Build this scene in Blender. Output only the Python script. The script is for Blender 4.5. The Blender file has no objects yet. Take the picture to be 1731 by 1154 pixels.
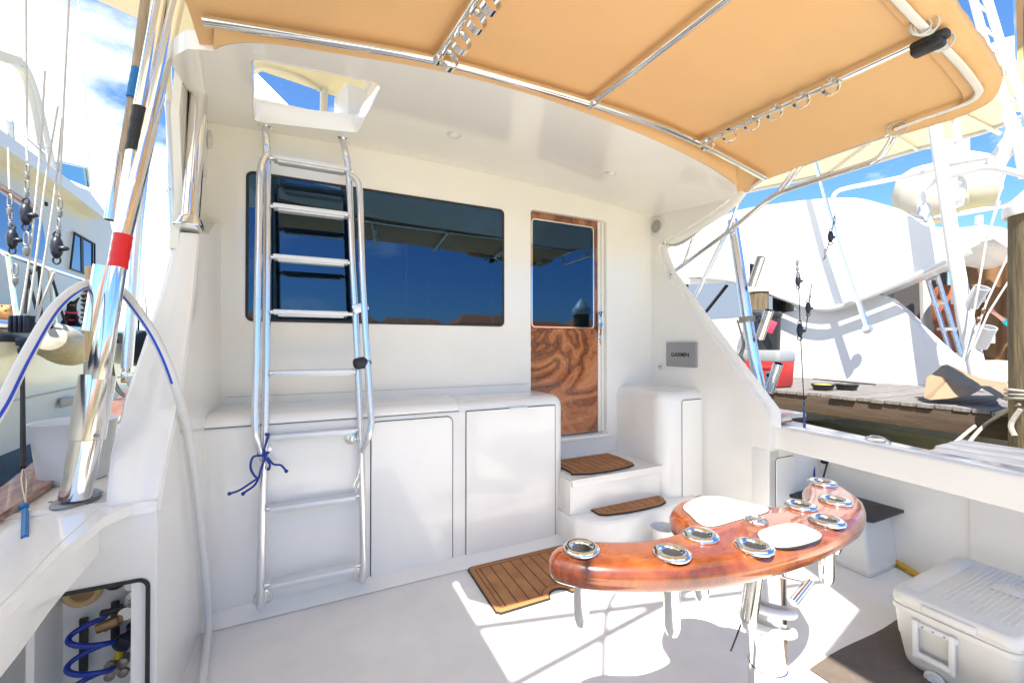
import bpy, bmesh, math, random
from mathutils import Vector as V, Matrix, Quaternion, noise as mnoise
random.seed(7)
S = bpy.context.scene
COL = S.collection
R = math.radians

# ---------------------------------------------------------------- camera
F, CX, CY, EYE = 690.0, 865.5, 577.0, 1.32
YAW, PIT = R(25), R(.5)
cam = bpy.data.cameras.new('camera'); camo = bpy.data.objects.new('camera', cam); COL.objects.link(camo)
cam.sensor_width = 36; cam.lens = 36*F/1731; cam.clip_start = .02; cam.clip_end = 6000
camo.location = (0, 0, EYE); camo.rotation_euler = (math.pi/2+PIT, 0, -YAW)
S.camera = camo
# ---------------------------------------------------------------- light
SUN = V((-.45, -.50, 1.0)).normalized()          # towards the sun: port side, a little aft
ELEV = math.asin(SUN.z); AZ = math.atan2(SUN.x, SUN.y)
w = bpy.data.worlds.new('World'); S.world = w; w.use_nodes = True
nt = w.node_tree; N = nt.nodes; L = nt.links
bg = N['Background']; bg.inputs['Strength'].default_value = .10
sky = N.new('ShaderNodeTexSky'); sky.sky_type = 'NISHITA'; sky.sun_disc = False
sky.sun_elevation = ELEV; sky.sun_rotation = AZ; sky.ozone_density = 2.0; sky.air_density = 1.0; sky.dust_density = .6
tc = N.new('ShaderNodeTexCoord')
mp = N.new('ShaderNodeMapping'); mp.inputs['Scale'].default_value = (1, 1, 2.2); mp.inputs['Location'].default_value = (.3, .1, .2)
nz = N.new('ShaderNodeTexNoise'); nz.inputs['Scale'].default_value = 2.6; nz.inputs['Detail'].default_value = 9; nz.inputs['Roughness'].default_value = .58
L.new(tc.outputs['Generated'], mp.inputs[0]); L.new(mp.outputs[0], nz.inputs['Vector'])
# more cloud towards the port bow, clear to starboard and astern
dt = N.new('ShaderNodeVectorMath'); dt.operation = 'DOT_PRODUCT'; dt.inputs[1].default_value = (-.75, .66, .0)
L.new(tc.outputs['Generated'], dt.inputs[0])
mr = N.new('ShaderNodeMapRange'); mr.inputs['From Min'].default_value = .60; mr.inputs['From Max'].default_value = .95
mr.inputs['To Min'].default_value = -.085; mr.inputs['To Max'].default_value = .40
L.new(dt.outputs['Value'], mr.inputs['Value'])
ad = N.new('ShaderNodeMath'); ad.operation = 'ADD'; L.new(nz.outputs['Fac'], ad.inputs[0]); L.new(mr.outputs[0], ad.inputs[1])
cr = N.new('ShaderNodeValToRGB'); cr.color_ramp.elements[0].position = .50; cr.color_ramp.elements[1].position = .68
L.new(ad.outputs[0], cr.inputs[0])
mx = N.new('ShaderNodeMixRGB'); mx.inputs['Color2'].default_value = (7.6, 7.8, 8.2, 1)
L.new(cr.outputs[0], mx.inputs['Fac'])
SKYMUL = N.new('ShaderNodeMixRGB'); SKYMUL.blend_type = 'MULTIPLY'; SKYMUL.inputs['Fac'].default_value = 1; SKYMUL.inputs['Color2'].default_value = (.50, .74, 1.0, 1)
L.new(sky.outputs[0], SKYMUL.inputs['Color1']); L.new(SKYMUL.outputs[0], mx.inputs['Color1']); L.new(mx.outputs[0], bg.inputs['Color'])
sl = bpy.data.lights.new('sun', 'SUN'); sl.energy = 5.0; sl.angle = R(.5); sl.color = (1, .915, .79)
so = bpy.data.objects.new('sun', sl); COL.objects.link(so); so.location = (0, 0, 30)
so.rotation_euler = (-SUN).to_track_quat('-Z', 'Y').to_euler()
S.view_settings.view_transform = 'Standard'; S.view_settings.look = 'None'; S.view_settings.gamma = 1
S.view_settings.exposure = 1.52
S.cycles.max_bounces = 10; S.cycles.diffuse_bounces = 5; S.cycles.glossy_bounces = 5

# ---------------------------------------------------------------- geometry helpers
cyw, syw, cp_, sp_ = math.cos(YAW), math.sin(YAW), math.cos(PIT), math.sin(PIT)
RT = V((cyw, -syw, 0)); FW = V((syw*cp_, cyw*cp_, sp_)); UP = RT.cross(FW); C0 = V((0, 0, EYE))
def ray(x, y): return RT*((x-CX)/F) + UP*((CY-y)/F) + FW
def onz(x, y, z=0.): r = ray(x, y); return C0 + r*((z-EYE)/r.z)       # point of a horizontal surface
def ony(x, y, Y): r = ray(x, y); return C0 + r*(Y/r.y)                # point of an athwartships wall
def onx(x, y, X): r = ray(x, y); return C0 + r*(X/r.x)                # point of a fore-and-aft wall
def atd(x, y, d): return C0 + ray(x, y)*d
def onpl(x, y, p, n):
    r = ray(x, y); p = V(p); n = V(n); return C0 + r*((p-C0).dot(n)/r.dot(n))
def spline(pts, n=6, closed=False):
    pts = [V(p) for p in pts]; m = len(pts); out = []
    for i in range(m if closed else m-1):
        if closed: a, b, c, d = pts[i-1], pts[i], pts[(i+1) % m], pts[(i+2) % m]
        else: a, b, c, d = pts[max(i-1, 0)], pts[i], pts[i+1], pts[min(i+2, m-1)]
        for k in range(n):
            t = k/n
            out.append(.5*((2*b)+(c-a)*t+(2*a-5*b+4*c-d)*t*t+(3*b-a-3*c+d)*t**3))
    if not closed: out.append(pts[-1])
    return out
def rrect(w, h, r, n=5):           # rounded rectangle, centred
    out = []
    for cx, cy, a0 in ((w/2-r, h/2-r, 0), (-w/2+r, h/2-r, 90), (-w/2+r, -h/2+r, 180), (w/2-r, -h/2+r, 270)):
        for k in range(n+1):
            a = R(a0+90*k/n); out.append((cx+r*math.cos(a), cy+r*math.sin(a)))
    return out
def inset(poly, d):                # shrink a counter-clockwise or clockwise plan polygon
    n = len(poly); A = sum(poly[i][0]*poly[(i+1) % n][1]-poly[(i+1) % n][0]*poly[i][1] for i in range(n)); s = 1 if A > 0 else -1
    out = []
    for i in range(n):
        a, b, c = V(poly[i-1][:2]), V(poly[i][:2]), V(poly[(i+1) % n][:2])
        e1 = (b-a).normalized(); e2 = (c-b).normalized()
        n1 = V((-e1.y, e1.x))*s; n2 = V((-e2.y, e2.x))*s
        m = n1+n2
        if m.length < 1e-6: m = n1
        m.normalize(); k = max(.5, m.dot(n1)); q = b+m*(d/k); out.append((q.x, q.y))
    return out
def basis(ax):
    ax = V(ax).normalized(); t = V((0, 0, 1)) if abs(ax.z) < .9 else V((1, 0, 0))
    u = ax.cross(t).normalized(); return u, ax.cross(u).normalized(), ax
class MB:
    def __init__(s): s.bm = bmesh.new()
    def ring(s, pts): return [s.bm.verts.new(p) for p in pts]
    def face(s, vs):
        try: return s.bm.faces.new(vs)
        except ValueError: return None
    def box(s, c, d, rot=None, bev=0., seg=2):
        g = bmesh.ops.create_cube(s.bm, size=1)['verts']
        M = Matrix.Translation(V(c)) @ (rot.to_4x4() if rot else Matrix()) @ Matrix.Diagonal((*d, 1))
        bmesh.ops.transform(s.bm, matrix=M, verts=g)
        if bev:
            ed = {e for v in g for e in v.link_edges}
            bmesh.ops.bevel(s.bm, geom=list(ed), offset=bev, segments=seg, profile=.5, affect='EDGES', clamp_overlap=True)
        return s
    def tube(s, pts, r, n=10, closed=False, caps=True, flat=1.):
        pts = [V(p) for p in pts]; m = len(pts); rs = r if isinstance(r, (list, tuple)) else [r]*m
        T = []
        for i in range(m):
            a = pts[i-1] if (i or closed) else pts[0]; b = pts[(i+1) % m] if (i < m-1 or closed) else pts[-1]
            T.append((b-a).normalized())
        u, v, _ = basis(T[0]); rings = []
        for i in range(m):
            if i: q = T[i-1].rotation_difference(T[i]); u = q @ u; v = q @ v
            rings.append(s.ring([pts[i]+(u*math.cos(2*math.pi*k/n)+v*math.sin(2*math.pi*k/n)*flat)*rs[i] for k in range(n)]))
        s.skin(rings, closed, caps); return s
    def skin(s, rings, closed=False, caps=True):
        m = len(rings); n = len(rings[0])
        for i in range(m if closed else m-1):
            A, B = rings[i], rings[(i+1) % m]
            for k in range(n): s.face([A[k], A[(k+1) % n], B[(k+1) % n], B[k]])
        if caps and not closed: s.face(rings[0][::-1]); s.face(rings[-1])
    def loft(s, rings, caps=True): s.skin([s.ring(r) for r in rings], False, caps); return s
    def lathe(s, prof, o=(0, 0, 0), ax=(0, 0, 1), n=24, caps=True, sx=1., sy=1.):
        u, v, a = basis(ax); o = V(o)
        s.loft([[o+a*h+(u*math.cos(2*math.pi*k/n)*sx+v*math.sin(2*math.pi*k/n)*sy)*max(r, 1e-4) for k in range(n)] for r, h in prof], caps); return s
    def torus(s, o, ax, Rr, r, n=24, m=8, flat=1.):
        u, v, a = basis(ax); o = V(o)
        rings = []
        for i in range(n):
            t = 2*math.pi*i/n; d = u*math.cos(t)+v*math.sin(t)
            rings.append(s.ring([o+d*(Rr+r*math.cos(2*math.pi*k/m))+a*r*flat*math.sin(2*math.pi*k/m) for k in range(m)]))
        s.skin(rings, True); return s
    def prism(s, poly, vec):
        vec = V(vec); A = s.ring([V(p) for p in poly]); B = s.ring([V(p)+vec for p in poly])
        n = len(A)
        s.face(A[::-1]); s.face(B)
        for k in range(n): s.face([A[k], A[(k+1) % n], B[(k+1) % n], B[k]])
        return s
    def plate(s, outer, holes, vec, sub=0, fn=None):   # flat plate with openings
        b = bmesh.new(); vec = V(vec); loops = []
        for lp in [outer]+list(holes):
            vs = [b.verts.new(V(p)) for p in lp]; loops.append(vs)
            for i in range(len(vs)): b.edges.new((vs[i], vs[(i+1) % len(vs)]))
        bmesh.ops.triangle_fill(b, edges=b.edges[:], use_beauty=True, normal=vec.normalized())
        for k in range(sub):
            bmesh.ops.subdivide_edges(b, edges=[e for e in b.edges if e.calc_length() > .25], cuts=1, use_grid_fill=True)
            bmesh.ops.triangulate(b, faces=b.faces[:])
        ext = bmesh.ops.extrude_face_region(b, geom=b.faces[:])
        bmesh.ops.translate(b, verts=[g for g in ext['geom'] if isinstance(g, bmesh.types.BMVert)], vec=vec)
        if fn:
            for q in b.verts: q.co = fn(q.co)
        s.merge(b); return s
    def merge(s, b):
        me = bpy.data.meshes.new('t'); b.to_mesh(me); b.free(); s.bm.from_mesh(me); bpy.data.meshes.remove(me)
    def grid(s, fn, nu, nv, th=0.):
        g = [[s.bm.verts.new(fn(i/nu, j/nv)) for j in range(nv+1)] for i in range(nu+1)]
        fs = [s.face([g[i][j], g[i+1][j], g[i+1][j+1], g[i][j+1]]) for i in range(nu) for j in range(nv)]
        if th:
            s.bm.normal_update(); bmesh.ops.solidify(s.bm, geom=fs, thickness=th)
        return s
    def ball(s, o, r, sc=(1, 1, 1), rot=None, sub=3):
        g = bmesh.ops.create_icosphere(s.bm, subdivisions=sub, radius=r)['verts']
        bmesh.ops.transform(s.bm, matrix=Matrix.Translation(V(o)) @ (rot.to_4x4() if rot else Matrix()) @ Matrix.Diagonal((*sc, 1)), verts=g); return s
    def build(s, name, m, parent=None, org=None, ang=38, label=None, cat=None, group=None, kind=None, smooth=True):
        bmesh.ops.recalc_face_normals(s.bm, faces=s.bm.faces[:])
        if parent is not None: o3 = V(ORG[parent])
        else:
            if org is None:
                xs = [v.co for v in s.bm.verts]
                org = (sum(p.x for p in xs)/len(xs), sum(p.y for p in xs)/len(xs), min(p.z for p in xs))
            o3 = V(org)
        bmesh.ops.translate(s.bm, verts=s.bm.verts[:], vec=-o3)
        me = bpy.data.meshes.new(name); s.bm.to_mesh(me); s.bm.free()
        ob = bpy.data.objects.new(name, me); COL.objects.link(ob); me.materials.append(m)
        if smooth:
            for p in me.polygons: p.use_smooth = True
            me.set_sharp_from_angle(angle=R(ang))
        if parent is not None: ob.parent = parent
        else: ob.location = o3
        ORG[ob] = tuple(o3)
        tag(ob, label, cat, group, kind); return ob
ORG = {}
def tag(o, label=None, cat=None, group=None, kind=None):
    for k, v in (('label', label), ('category', cat), ('group', group), ('kind', kind)):
        if v: o[k] = v
    return o
def thing(name, label, cat, loc=(0, 0, 0), group=None):
    o = bpy.data.objects.new(name, None); COL.objects.link(o); o.location = loc; o.empty_display_size = .1
    ORG[o] = tuple(loc); return tag(o, label, cat, group)
def copy_tree(o, parent=None, loc=None, rz=None, label=None):
    c = o.copy(); COL.objects.link(c)
    if parent is not None: c.parent = parent
    if loc is not None: c.location = loc
    if rz is not None: c.rotation_euler = (0, 0, rz)
    if label: c['label'] = label
    ORG[c] = tuple(c.location)
    for ch in list(o.children): copy_tree(ch, c)
    return c
def text_mesh(txt, size, m, parent, origin, ux, uy, name='lettering', th=.001):
    cu = bpy.data.curves.new('t', 'FONT'); cu.body = txt; cu.size = size; cu.extrude = th; cu.align_x = 'CENTER'; cu.align_y = 'CENTER'; cu.offset = size*.012
    ob = bpy.data.objects.new('t', cu); COL.objects.link(ob); bpy.context.view_layer.update()
    me = bpy.data.meshes.new_from_object(ob.evaluated_get(bpy.context.evaluated_depsgraph_get()))
    bpy.data.objects.remove(ob)
    ux, uy = V(ux).normalized(), V(uy).normalized(); uz = ux.cross(uy)
    b = MB(); b.bm.from_mesh(me); bpy.data.meshes.remove(me)
    for v in b.bm.verts: v.co = V(origin)+ux*v.co.x+uy*v.co.y+uz*v.co.z
    return b.build(name, m, parent, smooth=False)

# ---------------------------------------------------------------- materials
MATS = {}
def mat(name, col, rough=.5, metal=0., var=0., vs=4., bump=0., bs=60., coat=0., dark=None, stretch=(1, 1, 1), spec=.5, rvar=0.):
    m = bpy.data.materials.new(name); m.use_nodes = True; t = m.node_tree; n = t.nodes; l = t.links; p = n['Principled BSDF']
    p.inputs['Base Color'].default_value = (*col, 1); p.inputs['Roughness'].default_value = rough; p.inputs['Metallic'].default_value = metal
    p.inputs['Coat Weight'].default_value = coat; p.inputs['Coat Roughness'].default_value = .04; p.inputs['Specular IOR Level'].default_value = spec
    if var or bump or rvar:
        tcn = n.new('ShaderNodeTexCoord'); mpn = n.new('ShaderNodeMapping'); mpn.inputs['Scale'].default_value = stretch
        l.new(tcn.outputs['Object'], mpn.inputs[0])
    if var or rvar:
        a = n.new('ShaderNodeTexNoise'); a.inputs['Scale'].default_value = vs; a.inputs['Detail'].default_value = 7; a.inputs['Roughness'].default_value = .62
        l.new(mpn.outputs[0], a.inputs['Vector'])
        if var:
            c = n.new('ShaderNodeValToRGB'); c.color_ramp.elements[0].position = .3; c.color_ramp.elements[1].position = .72
            d = dark if dark else tuple(x*(1-var) for x in col)
            c.color_ramp.elements[0].color = (*d, 1); c.color_ramp.elements[1].color = (*col, 1)
            l.new(a.outputs['Fac'], c.inputs[0]); l.new(c.outputs[0], p.inputs['Base Color'])
        if rvar:
            r_ = n.new('ShaderNodeMapRange'); r_.inputs['To Min'].default_value = max(0, rough-rvar); r_.inputs['To Max'].default_value = rough+rvar
            l.new(a.outputs['Fac'], r_.inputs['Value']); l.new(r_.outputs[0], p.inputs['Roughness'])
    if bump:
        b = n.new('ShaderNodeTexNoise'); b.inputs['Scale'].default_value = bs; b.inputs['Detail'].default_value = 4; l.new(mpn.outputs[0], b.inputs['Vector'])
        bn = n.new('ShaderNodeBump'); bn.inputs['Strength'].default_value = bump; bn.inputs['Distance'].default_value = .01
        l.new(b.outputs['Fac'], bn.inputs['Height']); l.new(bn.outputs[0], p.inputs['Normal'])
    MATS[name] = m; return m
def nodes(m): return m.node_tree.nodes, m.node_tree.links, m.node_tree.nodes['Principled BSDF']

GEL = mat('gelcoat', (.90, .87, .80), .16, var=.05, vs=1.6, bump=.02, bs=2.5, coat=.35)
GELIN = mat('gelcoat_bulwark', (.86, .835, .78), .3, var=.05, vs=2.2, bump=.03, bs=4)
SOLE = mat('nonskid_sole', (.85, .83, .795), .6, var=.13, vs=3.0, bump=.16, bs=260)
DARKGAP = mat('shut_line', (.02, .02, .02), .6)
STEEL = mat('stainless_steel', (.82, .81, .79), .09, 1., rvar=.05, vs=9)
ALU = mat('anodised_aluminium', (.80, .82, .86), .24, 1., rvar=.06, vs=12)
WALU = mat('white_powder_coat', (.62, .62, .61), .3)
TREAD = mat('ladder_tread', (.74, .75, .76), .42, .35, bump=.12, bs=300)
CANVAS = mat('tan_canvas', (.80, .51, .245), .62, var=.05, vs=2.5, bump=.35, bs=2.2, stretch=(1, 2.2, 1))
def translucent(m, col, f):
    n, l, p = m.node_tree.nodes, m.node_tree.links, m.node_tree.nodes['Principled BSDF']
    t = n.new('ShaderNodeBsdfTranslucent'); t.inputs['Color'].default_value = (*col, 1); x = n.new('ShaderNodeMixShader'); x.inputs[0].default_value = f
    l.new(p.outputs[0], x.inputs[1]); l.new(t.outputs[0], x.inputs[2]); l.new(x.outputs[0], n['Material Output'].inputs[0])
translucent(CANVAS, (.80, .47, .20), .10)
BLOCKW = mat('blocker_white', (.78, .78, .76), .7); translucent(BLOCKW, (.85, .82, .76), .5)  # sheet of the added sun blocker, translucent to pass soft fill light
WEBB = mat('white_webbing', (.72, .70, .66), .7, bump=.2, bs=150)
BLK = mat('black_plastic', (.016, .016, .018), .42, bump=.1, bs=90)
NAVYB = mat('navy_block', (.012, .017, .035), .35)
RUBBER = mat('dark_rubber', (.02, .021, .022), .6)
WPLAS = mat('white_plastic', (.72, .71, .68), .38, var=.05, vs=6, bump=.05, bs=120)
CPLAS = mat('cooler_plastic', (.70, .68, .62), .42, var=.06, vs=7, bump=.06, bs=160)
BUCK = mat('bucket_plastic', (.74, .75, .76), .42, bump=.03, bs=40)
ROPEW = mat('white_rope', (.60, .59, .56), .85, bump=.5, bs=220)
ROPEG = mat('weathered_rope', (.42, .39, .33), .9, var=.3, vs=30, bump=.6, bs=160)
ROPEBK = mat('black_cord', (.02, .02, .022), .8)
ROPEBL = mat('blue_cord', (.012, .045, .28), .6, bump=.3, bs=200)
REDT = mat('red_tape', (.72, .012, .008), .35, bump=.1, bs=40)
BLUT = mat('blue_tape', (.006, .16, .42), .5, bump=.2, bs=60)
BLKT = mat('black_tape', (.014, .014, .016), .55, bump=.3, bs=130)
BLUHOSE = mat('blue_hose', (.008, .035, .30), .35)
HOSE = mat('white_hose', (.74, .73, .69), .4, var=.05, vs=14)
BLUSTR = mat('blue_stripe', (.01, .06, .50), .4)
GREYFL = mat('grey_casting', (.30, .30, .31), .45, .6, var=.2, vs=20, bump=.2, bs=60)
YEL = mat('yellow_plastic', (.72, .48, .01), .45)
BRASS = mat('bronze_fitting', (.34, .22, .12), .35, .9, var=.3, vs=30)
CREAM = mat('cream_vinyl', (.78, .72, .58), .6, var=.06, vs=5, bump=.08, bs=7)
COVERC = mat('seat_cover_beige', (.46, .43, .37), .75, var=.1, vs=2, bump=.3, bs=3)
CLEAT = mat('tank_white', (.70, .69, .65), .5)
RED = mat('red_cooler', (.62, .035, .035), .42, var=.1, vs=6)
BROWNLID = mat('dark_brown_lid', (.045, .032, .027), .5, var=.25, vs=12)
CARPET = mat('brown_carpet', (.155, .125, .105), .95, var=.25, vs=40, bump=.6, bs=350)
PILE = mat('piling_wood', (.22, .165, .095), .9, var=.6, dark=(.06, .048, .03), vs=5, bump=.8, bs=14, stretch=(3, 3, .35))
DOCKW = mat('dock_plank', (.21, .20, .195), .85, var=.45, dark=(.095, .09, .09), vs=4, bump=.5, bs=30, stretch=(.5, 5, 1))
BEAMW = mat('dock_beam', (.085, .055, .038), .9, var=.5, dark=(.038, .026, .02), vs=3, bump=.6, bs=24, stretch=(1, .5, 6))
WPAINT = mat('peeling_white_paint', (.25, .26, .285), .7, var=.55, dark=(.10, .10, .11), vs=6, bump=.5, bs=30, stretch=(6, .6, 1))  # base darkened and cooled to stand for the raft lying in shade
TARP = mat('tan_tarp', (.25, .175, .105), .75, var=.15, vs=5, bump=.1, bs=30)
NWHITE = mat('yacht_white', (.70, .695, .68), .22, var=.03, vs=1.2, coat=.2)
NWALL = mat('yacht_cream_wall', (.54, .52, .47), .3, var=.04, vs=1)
NAVY = mat('navy_stripe', (.012, .02, .05), .25)
CURT = mat('brown_curtain', (.20, .10, .042), .8, var=.15, vs=3, bump=.25, bs=5)
DGREY = mat('cockpit_dark', (.075, .07, .068), .6)
BLUEBAG = mat('blue_box', (.01, .07, .42), .5)
TEAL = mat('teal_sleeve', (.01, .36, .42), .8)
SKIN = mat('skin', (.56, .27, .17), .5)
DENIM = mat('dark_trousers', (.03, .04, .07), .8)
HAIR = mat('brown_hair', (.06, .035, .02), .7)
FURB = mat('black_fur', (.018, .014, .013), .85, bump=.4, bs=120)
FURT = mat('tan_fur', (.55, .30, .12), .9, var=.35, vs=25, bump=.8, bs=90)
PINK = mat('pink_harness', (.75, .05, .12), .6)
FENDW = mat('fender_cream', (.55, .52, .44), .5, var=.35, dark=(.32, .30, .24), vs=5)
FENDN = mat('fender_navy', (.02, .024, .035), .6, var=.2, vs=8)
ORANGE = mat('life_vest_orange', (.32, .085, .025), .7)
STUCCO = mat('house_stucco', (.80, .62, .36), .8, var=.1, vs=.4)
TILE = mat('roof_tile', (.66, .20, .06), .8, var=.3, vs=2, bump=.4, bs=3)
LAND = mat('ground_lawn', (.07, .09, .03), .95, var=.4, vs=.3)
SEAW = mat('seawall_concrete', (.42, .40, .37), .9, var=.2, vs=.6)
LEDW = mat('lamp_lens', (.85, .82, .72), .3)
EMBL = mat('cap_metal', (.72, .71, .68), .18, 1., bump=.8, bs=60)
PANEL = mat('brushed_grey_cover', (.36, .36, .36), .45, .4, var=.08, vs=3)
INKB = mat('black_ink', (.012, .012, .014), .5)
PADW = mat('cutting_board_white', (.80, .80, .79), .35, bump=.08, bs=200)

def glass(name, tint, rough=.015, base=(.004, .006, .009)):
    m = bpy.data.materials.new(name); m.use_nodes = True; n, l, p = nodes(m)
    p.inputs['Base Color'].default_value = (*tint, 1); p.inputs['Metallic'].default_value = 1; p.inputs['Roughness'].default_value = rough
    d = n.new('ShaderNodeBsdfDiffuse'); d.inputs['Color'].default_value = (*base, 1)
    x = n.new('ShaderNodeMixShader'); x.inputs[0].default_value = .8
    l.new(d.outputs[0], x.inputs[1]); l.new(p.outputs[0], x.inputs[2]); l.new(x.outputs[0], n['Material Output'].inputs[0]); return m
TINT = glass('tinted_glass', (.046, .086, .140))
YGLASS = glass('yacht_glass', (.28, .33, .40))
SCREEN = glass('windscreen_teal', (.42, .62, .66), .1, (.25, .5, .55))

def wood(name, c_dark, c_mid, c_light, scale, dist, rough, coat, stretch=(1, 1, 1), mirror=None, nsc=2.0):
    m = bpy.data.materials.new(name); m.use_nodes = True; n, l, p = nodes(m)
    t = n.new('ShaderNodeTexCoord'); src = t.outputs['Object']
    if mirror is not None:
        sx = n.new('ShaderNodeSeparateXYZ'); l.new(src, sx.inputs[0]); a = n.new('ShaderNodeMath'); a.operation = 'SUBTRACT'; a.inputs[1].default_value = mirror
        b = n.new('ShaderNodeMath'); b.operation = 'ABSOLUTE'; l.new(sx.outputs[0], a.inputs[0]); l.new(a.outputs[0], b.inputs[0])
        cb = n.new('ShaderNodeCombineXYZ'); l.new(b.outputs[0], cb.inputs[0]); l.new(sx.outputs[1], cb.inputs[1]); l.new(sx.outputs[2], cb.inputs[2]); src = cb.outputs[0]
    mpn = n.new('ShaderNodeMapping'); mpn.inputs['Scale'].default_value = stretch; l.new(src, mpn.inputs[0])
    nz = n.new('ShaderNodeTexNoise'); nz.inputs['Scale'].default_value = nsc; nz.inputs['Detail'].default_value = 2.5; nz.inputs['Distortion'].default_value = dist
    l.new(mpn.outputs[0], nz.inputs['Vector'])
    k = n.new('ShaderNodeMath'); k.operation = 'MULTIPLY'; k.inputs[1].default_value = scale; l.new(nz.outputs['Fac'], k.inputs[0])
    s = n.new('ShaderNodeMath'); s.operation = 'SINE'; l.new(k.outputs[0], s.inputs[0])
    g = n.new('ShaderNodeTexNoise'); g.inputs['Scale'].default_value = 34; g.inputs['Detail'].default_value = 6; l.new(mpn.outputs[0], g.inputs['Vector'])
    q = n.new('ShaderNodeMath'); q.operation = 'MULTIPLY_ADD'; q.inputs[1].default_value = .27; q.inputs[2].default_value = .19; l.new(s.outputs[0], q.inputs[0])
    k2 = n.new('ShaderNodeMath'); k2.operation = 'MULTIPLY'; k2.inputs[1].default_value = scale*4.3; l.new(nz.outputs['Fac'], k2.inputs[0])
    s2 = n.new('ShaderNodeMath'); s2.operation = 'SINE'; l.new(k2.outputs[0], s2.inputs[0])
    s3 = n.new('ShaderNodeMath'); s3.operation = 'MULTIPLY_ADD'; s3.inputs[1].default_value = .10; l.new(s2.outputs[0], s3.inputs[0]); l.new(q.outputs[0], s3.inputs[2])
    q2 = n.new('ShaderNodeMath'); q2.operation = 'MULTIPLY_ADD'; q2.inputs[1].default_value = .6; l.new(g.outputs['Fac'], q2.inputs[0]); l.new(s3.outputs[0], q2.inputs[2])
    c = n.new('ShaderNodeValToRGB'); e = c.color_ramp.elements; e[0].position = .12; e[0].color = (*c_dark, 1); e[1].position = .85; e[1].color = (*c_light, 1)
    e2 = e.new(.5); e2.color = (*c_mid, 1); l.new(q2.outputs[0], c.inputs[0]); l.new(c.outputs[0], p.inputs['Base Color'])
    p.inputs['Roughness'].default_value = rough; p.inputs['Coat Weight'].default_value = coat; p.inputs['Coat Roughness'].default_value = .03; return m
KOA = wood('figured_veneer', (.11, .028, .009), (.36, .105, .030), (.52, .195, .068), 46, 1.6, .2, .9, (1.0, 1, 1.15), .0, 1.25)
KOAF = wood('veneer_frame', (.10, .03, .012), (.30, .10, .035), (.42, .18, .08), 20, .6, .28, .5, (1, 1, .6), None, 3)
TABLEW = wood('varnished_mahogany', (.070, .015, .005), (.165, .036, .008), (.25, .070, .014), 13, .5, .25, 1., (1.2, 3, 1), None, 2.2)
CAPW = wood('teak_cap', (.20, .06, .03), (.34, .12, .06), (.46, .20, .11), 30, .3, .3, .6, (6, .8, 1), None, 3)

def teakmat(name, x0, pitch):
    m = mat(name, (.27, .125, .048), .75, bump=.15, bs=200); n, l, p = nodes(m)
    t = n.new('ShaderNodeTexCoord'); sx = n.new('ShaderNodeSeparateXYZ'); l.new(t.outputs['Object'], sx.inputs[0])
    a = n.new('ShaderNodeMath'); a.operation = 'MULTIPLY_ADD'; a.inputs[1].default_value = 1/pitch; a.inputs[2].default_value = 50-x0/pitch; l.new(sx.outputs[0], a.inputs[0])
    f = n.new('ShaderNodeMath'); f.operation = 'FRACT'; l.new(a.outputs[0], f.inputs[0])
    g = n.new('ShaderNodeMath'); g.operation = 'LESS_THAN'; g.inputs[1].default_value = .085; l.new(f.outputs[0], g.inputs[0])
    nz = n.new('ShaderNodeTexNoise'); nz.inputs['Scale'].default_value = 9; nz.inputs['Detail'].default_value = 6; l.new(t.outputs['Object'], nz.inputs['Vector'])
    c = n.new('ShaderNodeValToRGB'); c.color_ramp.elements[0].color = (.33, .14, .048, 1); c.color_ramp.elements[1].color = (.48, .225, .085, 1)
    c.color_ramp.elements[0].position = .3; c.color_ramp.elements[1].position = .7; l.new(nz.outputs['Fac'], c.inputs[0])
    mxx = n.new('ShaderNodeMixRGB'); mxx.inputs['Color2'].default_value = (.016, .012, .01, 1); l.new(g.outputs[0], mxx.inputs[0]); l.new(c.outputs[0], mxx.inputs['Color1'])
    l.new(mxx.outputs[0], p.inputs['Base Color']); return m
FOAM = mat('mat_border_brown', (.41, .183, .067), .75, bump=.15, bs=200)

def water_mat():
    m = bpy.data.materials.new('harbour_water'); m.use_nodes = True; n, l, p = nodes(m)
    p.inputs['Base Color'].default_value = (.55, .49, .23, 1); p.inputs['Roughness'].default_value = .12; p.inputs['Specular IOR Level'].default_value = .22
    t = n.new('ShaderNodeTexCoord'); a = n.new('ShaderNodeTexNoise'); a.inputs['Scale'].default_value = 2.2; a.inputs['Detail'].default_value = 4
    l.new(t.outputs['Object'], a.inputs['Vector']); b = n.new('ShaderNodeBump'); b.inputs['Strength'].default_value = .25; b.inputs['Distance'].default_value = .08
    l.new(a.outputs['Fac'], b.inputs['Height']); l.new(b.outputs[0], p.inputs['Normal']); return m
WATER = water_mat()

# ================================================================ setting
MB().box((0, 300, -.26), (3000, 3000, .02)).build('water', WATER, org=(0, 0, -.26), kind='structure')

# ================================================================ our boat
boat = thing('sport_fishing_boat', 'white sport fishing boat seen from its cockpit, with dark window and wooden door', 'boat', (0, 0, 0))
YB = 2.70
def P(ob_pts, Y): return [V((x, Y, z)) for x, z in ob_pts]
# cockpit sole
sole = MB(); sole.plate([(-1.6, -2.2, -.03), (3.3, -2.2, -.03), (3.3, 2.9, -.03), (-1.6, 2.9, -.03)], [], (0, 0, .03)); sole.build('cockpit_sole', SOLE, boat)
cv = MB()                                             # cove where sole meets the cabinet
cv.prism([(-.5, 2.30, .0035), (-.5, 2.374, .0035), (-.5, 2.374, .05), (-.5, 2.345, .02)], (2.0, 0, 0)); cv.build('cove', GEL, boat)
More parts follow.
